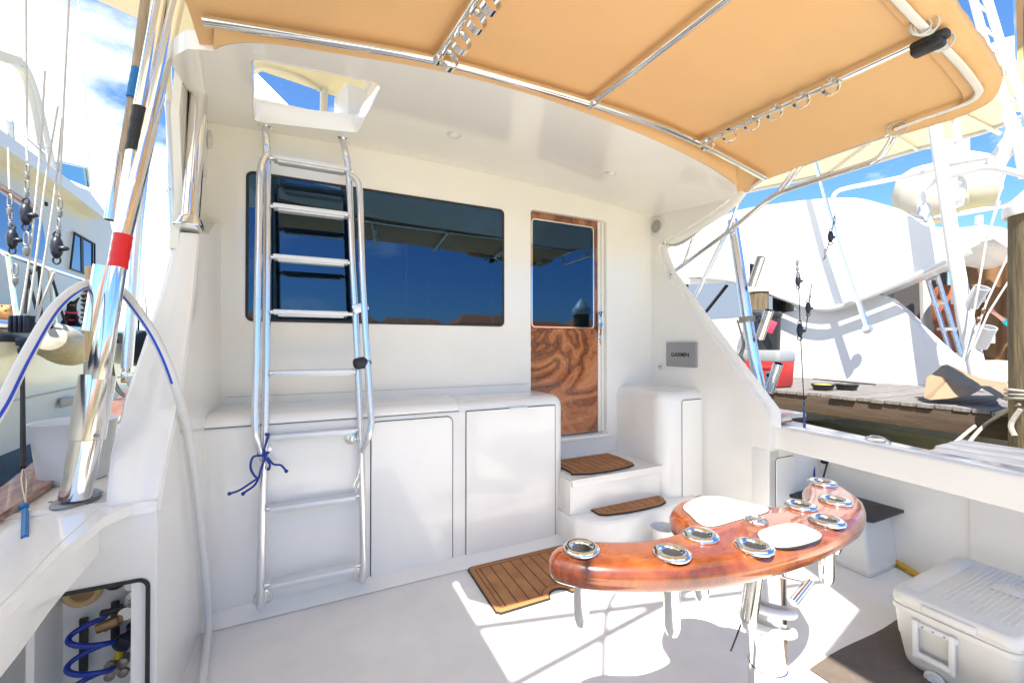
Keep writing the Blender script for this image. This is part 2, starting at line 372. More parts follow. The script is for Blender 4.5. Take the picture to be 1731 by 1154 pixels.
# salon bulkhead with door opening
bh = MB()
DX0, DX1, DZ0, DZ1 = 1.413, 2.115, .610, 2.335
outer = P([(-.60, 0), (2.75, 0), (2.75, 2.72), (-.60, 2.72)], YB)
dr = [(x+(DX0+DX1)/2, z+(DZ0+DZ1)/2) for x, z in rrect(DX1-DX0, DZ1-DZ0, .03)]
bh.plate(outer, [P(dr, YB)], (0, .07, 0)); bh.build('bulkhead', GEL, boat)
# window
tl, br = ony(416, 288, YB), ony(852, 552, YB)
wx0, wx1, wz0, wz1 = tl.x, br.x, br.z, 2.299
wc = ((wx0+wx1)/2, (wz0+wz1)/2)
fo = [(x+wc[0], z+wc[1]) for x, z in rrect(wx1-wx0, wz1-wz0, .035)]
fi = [(x+wc[0], z+wc[1]) for x, z in rrect(wx1-wx0-.03, wz1-wz0-.03, .025)]
b = MB(); b.plate(P(fo, YB-.005), [P(fi, YB-.005)], (0, .004, 0)); win = b.build('window', RUBBER, boat)
b = MB(); b.prism(P(fi, YB-.0035), (0, .003, 0)); b.build('window_pane', TINT, win, smooth=False)
# door
YD = YB+.035
gx0, gx1, gz0, gz1 = DX0+.022, 2.012, 1.453, 2.282
b = MB()
b.plate(P([(DX0+.001, DZ0+.012), (2.045, DZ0+.012), (2.045, DZ1-.004), (DX0+.001, DZ1-.004)], YD),
        [P([(x+(gx0+gx1)/2, z+(gz0+gz1)/2) for x, z in rrect(gx1-gx0, gz1-gz0, .03)], YD)], (0, .04, 0))
door = b.build('door', KOAF, boat)
b = MB(); b.box(((DX0+2.045)/2, YD-.003, (DZ0+.012+gz0-.006)/2), (2.045-DX0-.004, .006, gz0-.006-DZ0-.014), bev=.001, seg=1); b.build('door_panel', KOA, door)
b = MB(); b.plate(P([(x+(gx0+gx1)/2, z+(gz0+gz1)/2) for x, z in rrect(gx1-gx0, gz1-gz0, .03)], YD-.004),
                  [P([(x+(gx0+gx1)/2, z+(gz0+gz1)/2) for x, z in rrect(gx1-gx0-.02, gz1-gz0-.02, .022)], YD-.004)], (0, .02, 0)); b.build('glass_bead', STEEL, door)
b = MB(); b.prism(P([(x+(gx0+gx1)/2, z+(gz0+gz1)/2) for x, z in rrect(gx1-gx0-.016, gz1-gz0-.016, .022)], YD+.006), (0, .006, 0)); b.build('door_glass', TINT, door, smooth=False)
b = MB(); hx = 2.052
b.box((hx, YD-.02, 1.50), (.03, .022, .17), bev=.006); b.box((hx, YD-.045, 1.57), (.022, .05, .045), bev=.008); b.box((hx, YD-.05, 1.45), (.018, .03, .10), bev=.006)
b.box((hx, YD-.012, 1.37), (.026, .02, .10), bev=.005); b.build('door_handle', STEEL, door)
b = MB(); b.box(((2.047+DX1)/2, YD+.006, (DZ0+DZ1)/2), (DX1-2.047-.004, .03, DZ1-DZ0-.006), bev=.004); b.box((2.078, YD-.016, (DZ0+DZ1)/2), (.012, .02, DZ1-DZ0-.01), bev=.003); b.build('door_jamb', GEL, boat)
b = MB(); b.box(((DX0+DX1)/2, YB-.012, DZ0-.016), (DX1-DX0+.03, .05, .03), bev=.008); b.build('door_sill', GEL, boat)
b = MB(); b.prism(P([(DX0, DZ0), (2.2, DZ0), (2.2, 2.34), (DX0, 2.34)], YB+.09), (0, .01, 0)); b.build('salon_backing', DGREY, boat)
# overhang with ladder hatch
def fov(X, Y): return 2.45+.105*(Y-1.75)-.12*((X-.4)/2.2)**2
def onf(x, y, f=fov, off=0.):
    z = 2.45
    for _ in range(25): p = onz(x, y, z); z = f(p.x, p.y)+off
    return V((p.x, p.y, z))
edge_px = [(362, 86), (385, 76), (450, 74), (600, 96), (730, 118), (870, 152), (1000, 195), (1120, 243), (1200, 283), (1242, 312)]
edge = [onf(*p) for p in edge_px]
es = spline(edge, 4)
hatch = [onf(*p) for p in [(425, 98), (645, 143), (605, 224), (430, 204)]]
def rounded(q, r=.04, n=4):
    out = []
    for i in range(len(q)):
        a, b_, c = V(q[i-1]), V(q[i]), V(q[(i+1) % len(q)])
        p0 = b_+(a-b_).normalized()*r; p1 = b_+(c-b_).normalized()*r
        for k in range(n+1):
            t = k/n; out.append(p0*(1-t)**2+b_*2*t*(1-t)+p1*t*t)
    return out
hr = rounded(hatch)
outl = [(p.x, p.y, 0) for p in es]+[(2.72, 1.95, 0), (2.72, 2.78, 0), (-.56, 2.78, 0), (-.56, 2.05, 0), (-.47, 1.93, 0)]
b = MB(); b.plate(outl, [[(p.x, p.y, 0) for p in hr]], (0, 0, .075), sub=3, fn=lambda c: V((c.x, c.y, c.z+fov(c.x, c.y))))
over = b.build('overhang', GEL, boat, ang=50)
b = MB()
for k in range(len(hr)):
    pass
hin = [(p.x, p.y) for p in hr]; hout = inset(hin, -.03)
lo = [[V((x, y, fov(x, y)-.004)) for x, y in hin], [V((x, y, fov(x, y)+.02)) for x, y in inset(hin, .006)], [V((x, y, fov(x, y)+.095)) for x, y in inset(hin, .002)], [V((x, y, fov(x, y)+.095)) for x, y in hout], [V((x, y, fov(x, y)+.077)) for x, y in hout]]
b.loft(lo, caps=False); b.build('hatch_coaming', GEL, over)
# downlights, with their chrome bezel
for px in ((768, 228), (1033, 293), (1190, 350)):
    p = onf(*px)
    if px[0] == 1190: continue
    b = MB(); b.torus(p+V((0, 0, -.002)), (0, 0, 1), .034, .007, 24, 8, .7); dl = b.build('downlight', WPLAS, boat)
    b = MB(); b.lathe([(.030, -.001), (.022, -.006), (.01, -.009)], p, (0, 0, 1), 20); b.build('lens', LEDW, dl)
# --- mezzanine cabinet
def planrect(x0, x1, y0, rr, rl=0.):
    out = [(x0, 2.86), (x0, y0)]
    for k in range(9):
        a = R(-90+90*k/8); out.append((x1-rr+rr*math.cos(a), y0+rr+rr*math.sin(a)))
    out.append((x1, 2.86)); return out
def shaped(x0, x1, y0, rr, prof, front=False):
    base = planrect(x0, x1, y0, rr); rings = []
    for z, i in prof: q = ([(x, y+i if y < 2.8 else y) for x, y in base] if front else inset(base, i)) if i else base; rings.append([V((x, y, z)) for x, y in q])
    return rings
YC = 2.375
b = MB(); b.loft(shaped(-.66, 1.514, YC, .09, [(0, 0), (.90, 0), (.93, .005), (.952, .016), (.967, .032), (.977, .054), (.981, .085)]))
cab = b.build('cabinet', GEL, boat, ang=60)
b = MB(); b.loft(shaped(-.515, .752, YC-.012, .012, [(.925, .004), (.93, 0), (.945, .003), (.962, .012), (.975, .028), (.984, .052), (.989, .09)], True)); b.build('cabinet_lid', GEL, cab, ang=60)
b = MB(); b.box((-.519, YC+.02, .952), (.004, .05, .05)); b.build('lid_gap', DARKGAP, cab, smooth=False)
b = MB(); b.box((.12, YC-.001, .9225), (1.26, .010, .004)); b.build('lid_shadow_gap', DARKGAP, cab, smooth=False)
def panel(par, x0, x1, z0, z1, Y, r, name, m=GEL, gap=.005):
    c = ((x0+x1)/2, (z0+z1)/2)
    g = MB(); g.prism(P([(x+c[0], z+c[1]) for x, z in rrect(x1-x0+2*gap, z1-z0+2*gap, r+gap)], Y-.0018), (0, .001, 0)); g.build('shut_line', DARKGAP, par, smooth=False)
    g = MB(); q = rrect(x1-x0, z1-z0, r); q2 = rrect(x1-x0-.006, z1-z0-.006, max(.002, r-.003))
    g.loft([P([(x+c[0], z+c[1]) for x, z in q], Y-.001), P([(x+c[0], z+c[1]) for x, z in q], Y-.004), P([(x+c[0], z+c[1]) for x, z in q2], Y-.0065)]); return g.build(name, m, par, ang=25)
panel(cab, .250, .712, .027, .893, YC, .035, 'cabinet_door')
panel(cab, .800, 1.425, .025, .915, YC, .004, 'cabinet_door')
for x in (.56, 1.15):
    b = MB(); b.box((x, YC-.008, .918), (.13, .012, .008), bev=.003); b.build('finger_pull', GREYFL if 0 else WPLAS, cab)
b = MB(); b.box((.45, YB-.0015, 1.033), (1.85, .001, .0025)); b.build('bulkhead_seam', mat('caulk_line', (.42, .40, .36), .7), boat, smooth=False)
# --- steps
b = MB()
q = [(1.45, 2.8), (1.45, 2.20), (1.62, 2.085), (1.78, 2.06), (2.0, 2.07), (2.25, 2.10), (2.45, 2.15), (2.45, 2.8)]
q = [(p.x, p.y) for p in spline([(a, c, 0) for a, c in q[1:7]], 5)]; q = [(1.45, 2.8)]+q+[(2.5, 2.15), (2.5, 2.8)]
b.loft([[V((x, y, z)) for x, y in (inset(q, i) if i else q)] for z, i in ((0, 0), (.185, 0), (.205, .008), (.216, .02), (.22, .04))]); b.build('lower_step', GEL, boat, ang=60)
b = MB(); b.box((1.86, 2.545, .33), (.80, .61, .22)); b.box((1.86, 2.50, .447), (.80, .56, .006)); st = b.build('upper_step', GEL, boat)
b = MB(); b.box((1.862, 2.232, .425), (.79, .018, .05), bev=.006); b.build('step_nosing', GEL, st)
# --- tackle box right of the steps
def tb(i, z): return [V((x, y, z)) for x, y in [(2.215+i, 2.85), (2.215+i, 2.30)]+[(2.335-.0+(.12-i)*math.cos(R(a)), 2.29+(.11-i)*math.sin(R(a))) for a in (190, 205, 220, 235, 250, 265)]+[(2.45, 2.18+i), (2.75, 2.18+i), (2.75, 2.85)]]
b = MB(); b.loft([tb(0, 0), tb(0, .90), tb(.006, .93), tb(.018, .955), tb(.036, .972), tb(.06, .98)]); box = b.build('tackle_locker', GEL, boat, ang=60)
panel(box, 2.385, 2.585, .20, .915, 2.18, .018, 'access_panel', gap=.004)
# --- starboard wing
XW = 2.60
wing = [(1.68, 0), (1.68, .80), (1.70, .90)]
arch = [onx(*p, XW) for p in [(1300, 700), (1218, 590), (1165, 517), (1128, 465)]]
arch2 = [onx(*p, XW) for p in [(1117, 437), (1113, 418), (1122, 408), (1150, 392), (1195, 364), (1230, 338), (1246, 318)]]
wp = [V((XW, y, z)) for y, z in wing[:2]]+arch+spline(arch2, 4)+[V((XW, 1.9, 2.50)), V((XW, 2.8, 2.60)), V((XW, 2.8, 0))]
b = MB(); b.prism(wp, (.10, 0, 0)); wg = b.build('cockpit_wing', GEL, boat, ang=60)
b = MB(); ep = [p+V((.05, 0, 0)) for p in arch]+[p+V((.05, 0, 0)) for p in spline(arch2, 4)]; b.tube([V((XW+.05, 1.685, .80))]+ep, .052, 10, flat=.5); 
bpy.data.meshes  # rounded bead along the open edge
b.build('edge_roll', GEL, wg, ang=60)
b = MB(); b.box((2.90, 1.74, .32), (.61, .12, .66), bev=.015); pil = b.build('bulwark_pillar', GELIN, boat)
panel(pil, 2.665, 2.86, .05, .585, 1.68, .025, 'locker_door', GELIN, .004)
# speaker on the wing (faces port)
p = onx(1111, 383, XW)
def disc_x(X, y, z, r, th, m, name, par, n=28): bb = MB(); bb.lathe([(r, 0), (r, th*.5), (r*.93, th)], (X, y, z), (-1, 0, 0), n); return bb.build(name, m, par)
sp = disc_x(XW, p.y, p.z, .085, .012, WPLAS, 'speaker', boat)
b = MB(); b.lathe([(.055, .0121), (.05, .016), (.022, .016), (.02, .022), (.008, .026)], (XW, p.y, p.z), (-1, 0, 0), 28); b.build('speaker_cone', mat('speaker_grey', (.36, .35, .34), .5), sp)
for k in range(6): a = R(60*k+10); b = MB(); b.ball((XW-.013, p.y+.070*math.cos(a), p.z+.070*math.sin(a)), .0045, sub=1); b.build('screw', STEEL, sp)
# chart plotter cover with its lettering
g1, g2 = onx(1129, 578, XW), onx(1180, 622, XW)
yc, zc = (g1.y+g2.y)/2, (g1.z+g2.z)/2
b = MB(); b.box((XW-.012, yc, zc), (.022, g1.y-g2.y, g1.z-g2.z-.005), bev=.006); cov = b.build('display_cover', PANEL, boat)
text_mesh('GARMIN', .047, INKB, cov, (XW-.0238, yc+.002, zc-.002), (0, -1, 0), (0, 0, 1))
p = onx(1117, 619, XW); b = MB(); b.lathe([(.03, 0), (.03, .006), (.02, .009)], (XW, p.y, p.z), (-1, 0, 0), 18); sk = b.build('power_socket', WPLAS, boat)
b = MB(); b.ball((XW-.01, p.y+.01, p.z), .006, sub=1); b.ball((XW-.01, p.y-.01, p.z), .006, sub=1); b.build('socket_pin', DGREY, sk)
# --- starboard gunwale and bulwark
gin = [(2.665, 1.72), (2.655, 1.62), (2.61, 1.2), (2.53, .61), (2.36, -.2), (2.1, -1.2)]
gout = [(2.42, -1.2), (2.62, -.2), (2.745, .93), (2.86, 1.4), (2.96, 1.78), (3.0, 2.0), (2.70, 2.0)]
q = gin[::-1]+[(2.655, 1.80)]+gout[::-1]; q = gin+gout
b = MB(); b.loft([[V((x, y, z)) for x, y in (inset(q, i) if i else q)] for z, i in ((.655, 0), (.782, 0), (.794, .004), (.80, .016))]); gun = b.build('gunwale', GEL, boat, ang=50)
b = MB(); b.box((3.17, .4, .33), (.04, 2.72, .66)); b.box((3.145, .35, .33), (.02, 1.2, .655), bev=.006); b.build('bulwark_liner', GELIN, boat)
b = MB(); b.prism([(2.96, 1.80, .80), (3.30, 1.85, .78), (3.45, 5, .85), (2.70, 5, .85), (2.70, 2.0, .80)], (0, 0, .03)); b.build('side_deck', GEL, boat)
p = onz(1484, 745, .80)
b = MB(); b.box((p.x, p.y, .803), (.10, .045, .006), Matrix.Rotation(R(8), 3, 'Z') @ Matrix.Rotation(0, 3, 'X'), bev=.003); b.tube(spline([p+V((.01, .06, .004)), p+V((0, .02, .022)), p+V((0, -.02, .022)), p+V((-.01, -.06, .004))], 5), .006, 8); b.build('flush_cleat', STEEL, boat)
b = MB(); b.prism([onz(*q_, .812) for q_ in [(1300, 697), (1330, 704), (1340, 712), (1318, 716)]], (0, 0, .012)); b.build('teak_corner', CAPW, boat)
# --- port wing, gunwale and locker
XP = -.50
pw = [V((XP, 1.760, 0)), V((XP, 1.760, .70))]+[onx(*p_, XP) for p_ in [(265, 860), (283, 760), (303, 668), (315, 580), (325, 500), (335, 395)]]+[V((XP, 2.30, 1.83)), V((XP, 2.42, 1.86)), V((XP, 2.55, 1.95)), V((XP, 2.8, 2.0)), V((XP, 2.8, 0))]
b = MB(); b.prism(pw, (-.067, 0, 0)); pwg = b.build('cockpit_wing', GEL, boat, ang=60)
XQ = -.565
b = MB(); b.prism([onx(*p_, XQ) for p_ in [(300, 420), (309, 330), (303, 190), (309, 120), (322, 58)]]+[V((XQ, 2.4, 2.62)), V((XQ, 2.85, 2.66)), V((XQ, 2.85, 1.7))], (-.03, 0, 0)); b.build('upper_wing', GEL, boat, ang=60)
ins = [onx(*p_, XP) for p_ in [(265, 862), (283, 760), (303, 668), (325, 500), (335, 395)]]
wd = [.13, .155, .165, .11, .075]
b = MB(); rings = []
for p_, wv in zip(spline(ins, 4), [wd[0]+(wd[1]-wd[0])*k/4 for k in range(4)]+[wd[1]+(wd[2]-wd[1])*k/4 for k in range(4)]+[wd[2]+(wd[3]-wd[2])*k/4 for k in range(4)]+[wd[3]+(wd[4]-wd[3])*k/4 for k in range(5)]):
    o_ = p_+V((0, -.004, -.003))
    rings.append([o_+V((.003, .03, .0)), o_+V((0, .006, .002)), o_+V((-.012, -.004, 0)), o_+V((-wv+.02, -.006, 0)), o_+V((-wv, .008, 0)), o_+V((-wv, .06, 0))])
b.loft(rings); b.build('wing_face', GEL, pwg, ang=60)
# port bulwark: pillar with the fresh-water locker opening, gunwale on top
YL = 1.752
ox0, ox1, oz0, oz1 = -.98, -.517, .02, .548
b = MB(); b.plate(P([(-1.05, 0), (-.502, 0), (-.502, .80), (-1.05, .80)], YL), [P([(x+(ox0+ox1)/2, z+(oz0+oz1)/2) for x, z in rrect(ox1-ox0, oz1-oz0, .03)], YL)], (0, .05, 0)); plk = b.build('locker_front', GELIN, boat)
b = MB(); b.plate(P([(x+(ox0+ox1)/2, z+(oz0+oz1)/2) for x, z in rrect(ox1-ox0+.004, oz1-oz0+.004, .032)], YL-.006), [P([(x+(ox0+ox1)/2, z+(oz0+oz1)/2) for x, z in rrect(ox1-ox0-.018, oz1-oz0-.018, .022)], YL-.006)], (0, .02, 0)); b.build('door_seal', RUBBER, plk)
b = MB(); b.box((-.80, 2.02, .35), (.56, .02, .75)); b.box((-1.06, 1.91, .35), (.02, .20, .75)); b.box((-.80, 1.91, -.0), (.56, .20, .03)); b.box((-.845, 1.93, .3), (.02, .16, .55)); b.build('locker_lining', GELIN, plk)
b = MB(); b.prism([onz(*p_, .765) for p_ in [(265, 862), (250, 700), (235, 660), (0, 870), (-160, 960)]]+[V((-1.15, .9, .765)), V((-1.15, -1.2, .765)), V((-.42, -1.2, .765)), V((-.545, .7, .765)), V((-.575, 1.18, .765)), V((-.60, 1.45, .765)), V((-.60, 1.66, .765)), V((-.56, 1.75, .765))], (0, 0, .03)); b.build('covering_board', GEL, boat, ang=60)
gl = [(-.45, -.8), (-.545, .7), (-.585, 1.18), (-.622, 1.45), (-.636, 1.62), (-.648, 1.751)]
b = MB(); gp = spline([(x, y, 0) for x, y in gl], 5)
b.loft([[V((p_.x, p_.y, .797)), V((p_.x+.004, p_.y, .775)), V((p_.x+.004, p_.y, .655-.0)), V((p_.x-.10, p_.y, .655)), V((p_.x-.10, p_.y, .797))] for p_ in gp]); b.build('gunwale', GEL, boat, ang=60)
b = MB(); b.box((-1.13, .2, .33), (.03, 3.0, .66)); b.build('bulwark_liner', GELIN, boat)
b = MB(); b.prism([onz(*p_, .80) for p_ in [(-120, 905), (0, 835), (110, 745), (190, 682), (218, 657), (240, 660), (215, 690), (160, 775), (0, 882), (-120, 955)]], (0, 0, .022)); b.build('teak_cap_rail', CAPW, boat)
# bits on the port wing
p = onx(357, 245, XQ+.003); b = MB(); b.lathe([(.085, 0), (.085, .012), (.07, .02), (.02, .022)], p, (1, 0, 0), 24, sx=.95, sy=.95); b.build('oval_speaker', WPLAS, boat)  # white oval speaker fitting
p = onx(340, 287, XQ+.003); b = MB(); b.box(p+V((.006, 0, 0)), (.012, .045, .06), bev=.004); b.box(p+V((.016, 0, -.01)), (.016, .02, .03), bev=.004); b.build('canopy_clip', WPLAS, boat)
b = MB(); b.tube([onx(*p_, XQ+.002) for p_ in [(345, 56), (330, 60), (322, 75), (319, 120), (317, 260), (314, 330)]], .004, 6); b.build('window_seal', RUBBER, pwg)
# locker fittings
fit = thing('washdown_fittings', 'chrome taps, bronze valves and outlets inside the port locker', 'taps', (-.66, 1.99, .3))
YF = 1.99
def lf(x, y): return ony(x, y, YF)
p = lf(140, 998); b = MB(); b.torus(p, (0, -1, 0), .045, .012, 28, 10); b.build('tan_ring', mat('tan_fitting', (.62, .42, .20), .4), fit)
b = MB(); b.lathe([(.042, .001), (.040, .004)], p, (0, -1, 0), 20); b.build('ring_hole', BRASS, fit)
p = lf(194, 982); b = MB(); b.torus(p, (0, -1, 0), .026, .006, 20, 8); b.lathe([(.024, .001), (.02, .003)], p, (0, -1, 0), 18); b.build('black_outlet', BLK, fit)
p = lf(234, 972); b = MB(); b.lathe([(.032, 0), (.032, .01), (.018, .02), (.012, .06), (.016, .075)], p, (0, -1, 0), 20); b.build('chrome_cap', STEEL, fit)
p = lf(232, 1010); b = MB(); b.lathe([(.034, 0), (.034, .008), (.018, .016), (.016, .075), (.022, .08), (.022, .10)], p, (0, -1, 0), 20); b.tube([p+V((0, -.05, 0)), p+V((-.02, -.08, -.02)), p+V((-.06, -.10, -.035))], .014, 10); b.build('chrome_tap', STEEL, fit)
b = MB(); b.lathe([(.016, -.03), (.018, 0), (.018, .03), (.013, .035)], lf(205, 1026)+V((0, -.10, 0)), (1, 0, .25), 16); b.build('hose_coupling', BRASS, fit)
p = lf(232, 1058); b = MB(); b.lathe([(.032, 0), (.032, .01), (.02, .02), (.02, .05), (.030, .055), (.030, .075), (.01, .08)], p, (-.35, -1, -.25), 20); b.build('deck_plug', NAVYB, fit)
p = lf(247, 1040); b = MB(); b.box(p+V((.0, -.02, 0)), (.028, .004, .045)); tagp = b.build('care_tag', WPLAS, fit)
p = lf(210, 1110); b = MB()
for k in range(4): a = R(45+90*k); b.lathe([(.012, 0), (.016, .004), (.016, .016), (.010, .02)], p+V((.026*math.cos(a), -.05, .026*math.sin(a))), (0, -1, 0), 14)
b.lathe([(.02, 0), (.02, .06), (.012, .075)], p, (0, -1, 0), 16); b.build('bronze_valve', mat('grey_bronze', (.30, .27, .24), .45, .7), fit)
p = lf(209, 1093); b = MB(); b.tube([p+V((0, -.02, .03)), p+V((0, -.05, -.012))], .012, 10); b.build('yellow_lever', YEL, fit)
for c_, d_ in (((196, 1045), .14), ((143, 1088), .20)):
    p = lf(*c_); b = MB(); b.box(p+V((0, -.006, 0)), (.026, .012, d_), bev=.006); b.build('slot_vent', BLK, fit)
for c_ in ((238, 1077), (240, 1104)):
    p = lf(*c_); b = MB(); b.box(p+V((0, -.015, 0)), (.03, .03, .014), Matrix.Rotation(R(-12), 3, 'Y'), bev=.004); b.build('toggle', BLK, fit)
# --- fly bridge above, glimpsed through the hatch
FB = MB(); FB.prism([atd(*q_, 5.6) for q_ in [(405, 95), (500, 190), (520, 260), (380, 260), (380, 95)]], (-.06, .08, 0)); FB.build('bridge_side', GEL, boat)
def hp(x, y): return onz(x, y, 4.35)

b = MB(); b.prism([hp(405, 108), hp(500, 140), hp(575, 166), hp(720, 182), V((3.2, 3.5, 4.35)), V((3.2, .7, 4.35)), V((-2.2, .7, 4.35)), V((-2.2, 4.6, 4.35))], (0, 0, .09)); ht = b.build('hardtop', CREAM, boat)  # aft part extended out of view to keep sun out of the hatch
b = MB(); b.tube(spline([hp(430, 118)+V((0, 0, -.03)), hp(450, 112)+V((0, 0, -.03)), hp(500, 125)+V((0, 0, -.03)), hp(540, 148)+V((0, 0, -.03))], 4), .02, 8); b.build('hardtop_piping', WEBB, ht)
top = hp(548, 152); bot = atd(546, 240, (top-C0).dot(FW)); b = MB(); b.tube([bot, top], .045, 10); b.build('hardtop_post', WALU, boat)
b = MB(); c_ = atd(604, 195, 3.4); b.box(c_, (.30, .3, .34), Matrix.Rotation(R(20), 3, 'Z'), bev=.05); b.box(c_+V((.14, .05, .1)), (.16, .3, .5), bev=.03); b.build('helm_console', NWHITE, boat)

# ================================================================ canopy
can = thing('canopy', 'tan fabric canopy on polished steel frame stretched over the cockpit', 'canopy', (1.1, 1.2, 2.45))
def ffab(X, Y): return 2.475-.10*((X-.6)/2.1)**2*(1 if X > .6 else .4)+.012*math.sin(X*2.1)*math.sin(Y*3)
fr = [onf(*p, ffab, 0) for p in [(350, 118), (362, 80), (450, 68), (600, 90), (730, 112), (870, 146), (1000, 188), (1120, 236), (1200, 278), (1244, 312), (1250, 332)]]
sb = [onf(*p, ffab, 0) for p in [(1297, 303), (1400, 264), (1510, 225), (1600, 198), (1655, 176), (1672, 158), (1676, 138), (1655, 105), (1620, 60), (1580, 10), (1540, -40)]]
pl = [(p.x, p.y) for p in spline(fr, 3)]+[(p.x, p.y) for p in spline(sb, 3)]+[(1.5, .60), (.9, .60), (.2, .62), (-.30, .66), (-.42, .80), (-.42, 1.3), (-.42, 1.75)]
pl = [pl[0]]+[pl[i] for i in range(1, len(pl)) if (V(pl[i])-V(pl[i-1])).length > .012]
b = MB(); b.plate([(x, y, 0) for x, y in pl], [], (0, 0, .006), sub=3, fn=lambda c: V((c.x, c.y, c.z+ffab(c.x, c.y)))); b.build('fabric', CANVAS, can, ang=70)
# rolled hem around the open sides
hem = [onf(*p, ffab) for p in [(1510, 226), (1600, 199), (1652, 177), (1670, 158), (1672, 138), (1652, 105), (1618, 60), (1578, 10), (1540, -40)]]
b = MB(); hs = spline(hem, 5); rg = []
for i, p in enumerate(hs):
    t = (hs[min(i+1, len(hs)-1)]-hs[max(i-1, 0)]); t.z = 0; t.normalize(); o_ = V((t.y, -t.x, 0)); o_ = o_ if o_.dot(V((1, -.3, 0))) > 0 else -o_
    wv = .006*math.sin(i*1.9)+.004*math.sin(i*.8)
    rg.append([p+o_*-.075+V((0, 0, -.012)), p+o_*-.02+V((0, 0, -.02+wv)), p+o_*.028+V((0, 0, -.008)), p+o_*.036+V((0, 0, .025+wv)), p+o_*.01+V((0, 0, .045)), p+o_*-.07+V((0, 0, .02))])
b.loft(rg); b.build('hem', CANVAS, can, ang=70)
st_px = [(1509, -8), (1535, 20), (1562, 48), (1594, 80), (1625, 112), (1652, 148), (1653, 160), (1640, 172), (1600, 188), (1550, 205), (1513, 219)]
b = MB(); b.tube(spline([onf(*p, ffab, -.034) for p in st_px], 4), .0125, 8, flat=.5); b.build('white_trim', WEBB, can)
for px in ((1556, 44), (1583, 72), (1512, 219)):
    b = MB(); p = onf(*px, ffab, -.03); b.torus(p, (.6, .8, .1), .03, .004, 14, 6); b.torus(p+V((.01, -.012, 0)), (.7, .6, .3), .032, .004, 14, 6); b.build('lashing', ROPEW, can)
def frail(X, Y): return ffab(X, Y)-.035
fl_px = [((362, 86), 38), ((385, 77), 42), ((450, 75), 53), ((600, 97), 77), ((730, 119), 98), ((870, 153), 136), ((1000, 196), 174), ((1120, 244), 216), ((1200, 284), 252), ((1243, 313), 276)]
fa_ = spline([onf(*p)+V((0, -.014, -.006)) for p, _ in fl_px], 4); fb2 = spline([onf(p[0], y_, ffab, -.006) for p, y_ in fl_px], 4)
b = MB(); b.loft([[p, p.lerp(q_, .5)+V((0, 0, -.004)), q_, q_+V((0, .004, .006)), p+V((0, .006, .006))] for p, q_ in zip(fa_, fb2)]); b.build('front_flap', CANVAS, can, ang=70)
def FR(px): return [onf(*p, frail) for p in px]
fpx = [(345, 36), (400, 44), (540, 67), (730, 100), (870, 137), (1000, 175), (1100, 208), (1185, 244), (1292, 301)]
b = MB(); b.tube(spline(FR(fpx), 4), .0175, 12); b.build('frame_rail', STEEL, can)
barA = FR([(740, 98), (785, 30), (835, -40)]); barB = FR([(1000, 175), (1110, 90), (1225, -4)]); barC = FR([(1187, 240), (1390, 148), (1575, 62)])
barA[-1] = barA[0]+(barA[1]-barA[0]).normalized()*.98; barB[-1] = barB[0]+(barB[1]-barB[0]).normalized()*.95
for br_, rpx in ((barA, [(748, 98), (766, 66), (790, 28), (812, -6)]), (barB, []), (barC, [(1196, 244), (1233, 228), (1270, 209), (1309, 190), (1354, 170), (1404, 147)])):
    b = MB(); b.tube(br_, .015, 12); b.lathe([(.021, -.02), (.021, .02)], br_[0]+(br_[1]-br_[0])*.02, br_[1]-br_[0], 14); bar = b.build('cross_bar', STEEL, can)
    for px in rpx:
        p = onf(*px, frail, -.032); d = (br_[1]-br_[0]).normalized()
        if br_ is barA: p = br_[0]+d*((p-br_[0]).dot(d)); p += V((.022, 0, -.036))
        b = MB(); b.loft([], ) if 0 else None
        u, v_, a_ = basis((d+V((0, 0, 0))).cross(V((0, 0, 1)))) if br_ is not barA else basis(d)
        ax = V((.42, .9, .1)).normalized() if br_ is barC else d
        u, v_, a_ = basis(ax); n_ = 26; rr = .0345; bw = .014 if br_ is barA else .008
        rings = [[p+(u*math.cos(2*math.pi*k/n_)+v_*math.sin(2*math.pi*k/n_))*q_+a_*h for k in range(n_)] for q_, h in ((rr, -bw), (rr, bw), (rr-.0035, bw), (rr-.0035, -bw))]
        rv = [b.ring(r_) for r_ in rings]; b.skin(rv, True); b.box(p+V((0, 0, .030)), (.014, .014, .012), bev=.003); b.build('rod_ring', STEEL, bar)
p = barC[-1]; d = (barC[2]-barC[1]).normalized(); side = d.cross(V((0, 0, 1))).normalized()
b = MB(); rt = Matrix((side, d, V((0, 0, 1)))).transposed(); b.box(p+d*-.005+V((0, 0, -.012)), (.045, .10, .03), rt, bev=.012, seg=3); b.box(p+d*-.01+side*.0+V((0, 0, -.032)), (.05, .085, .028), rt, bev=.01, seg=3); b.build('spreader_lamp', BLK, can)
# port post
pb = onx(321, 384, XP-.028); ptop = atd(349, -6, 2.0)
b = MB(); b.tube([pb, pb+(ptop-pb)*.5, ptop], .034, 16); post = b.build('canopy_post', STEEL, can)
b = MB(); b.box(pb+V((0, -.01, -.006)), (.095, .095, .012), Matrix.Rotation(R(-10), 3, 'X'), bev=.004); b.lathe([(.055, 0), (.045, .03), (.036, .045)], pb, ptop-pb, 18); b.build('base_plate', STEEL, post)
b = MB(); p = onx(355, 100, -.44); b.box(p, (.02, .05, .10), bev=.006); b.build('canopy_bracket', STEEL, can)
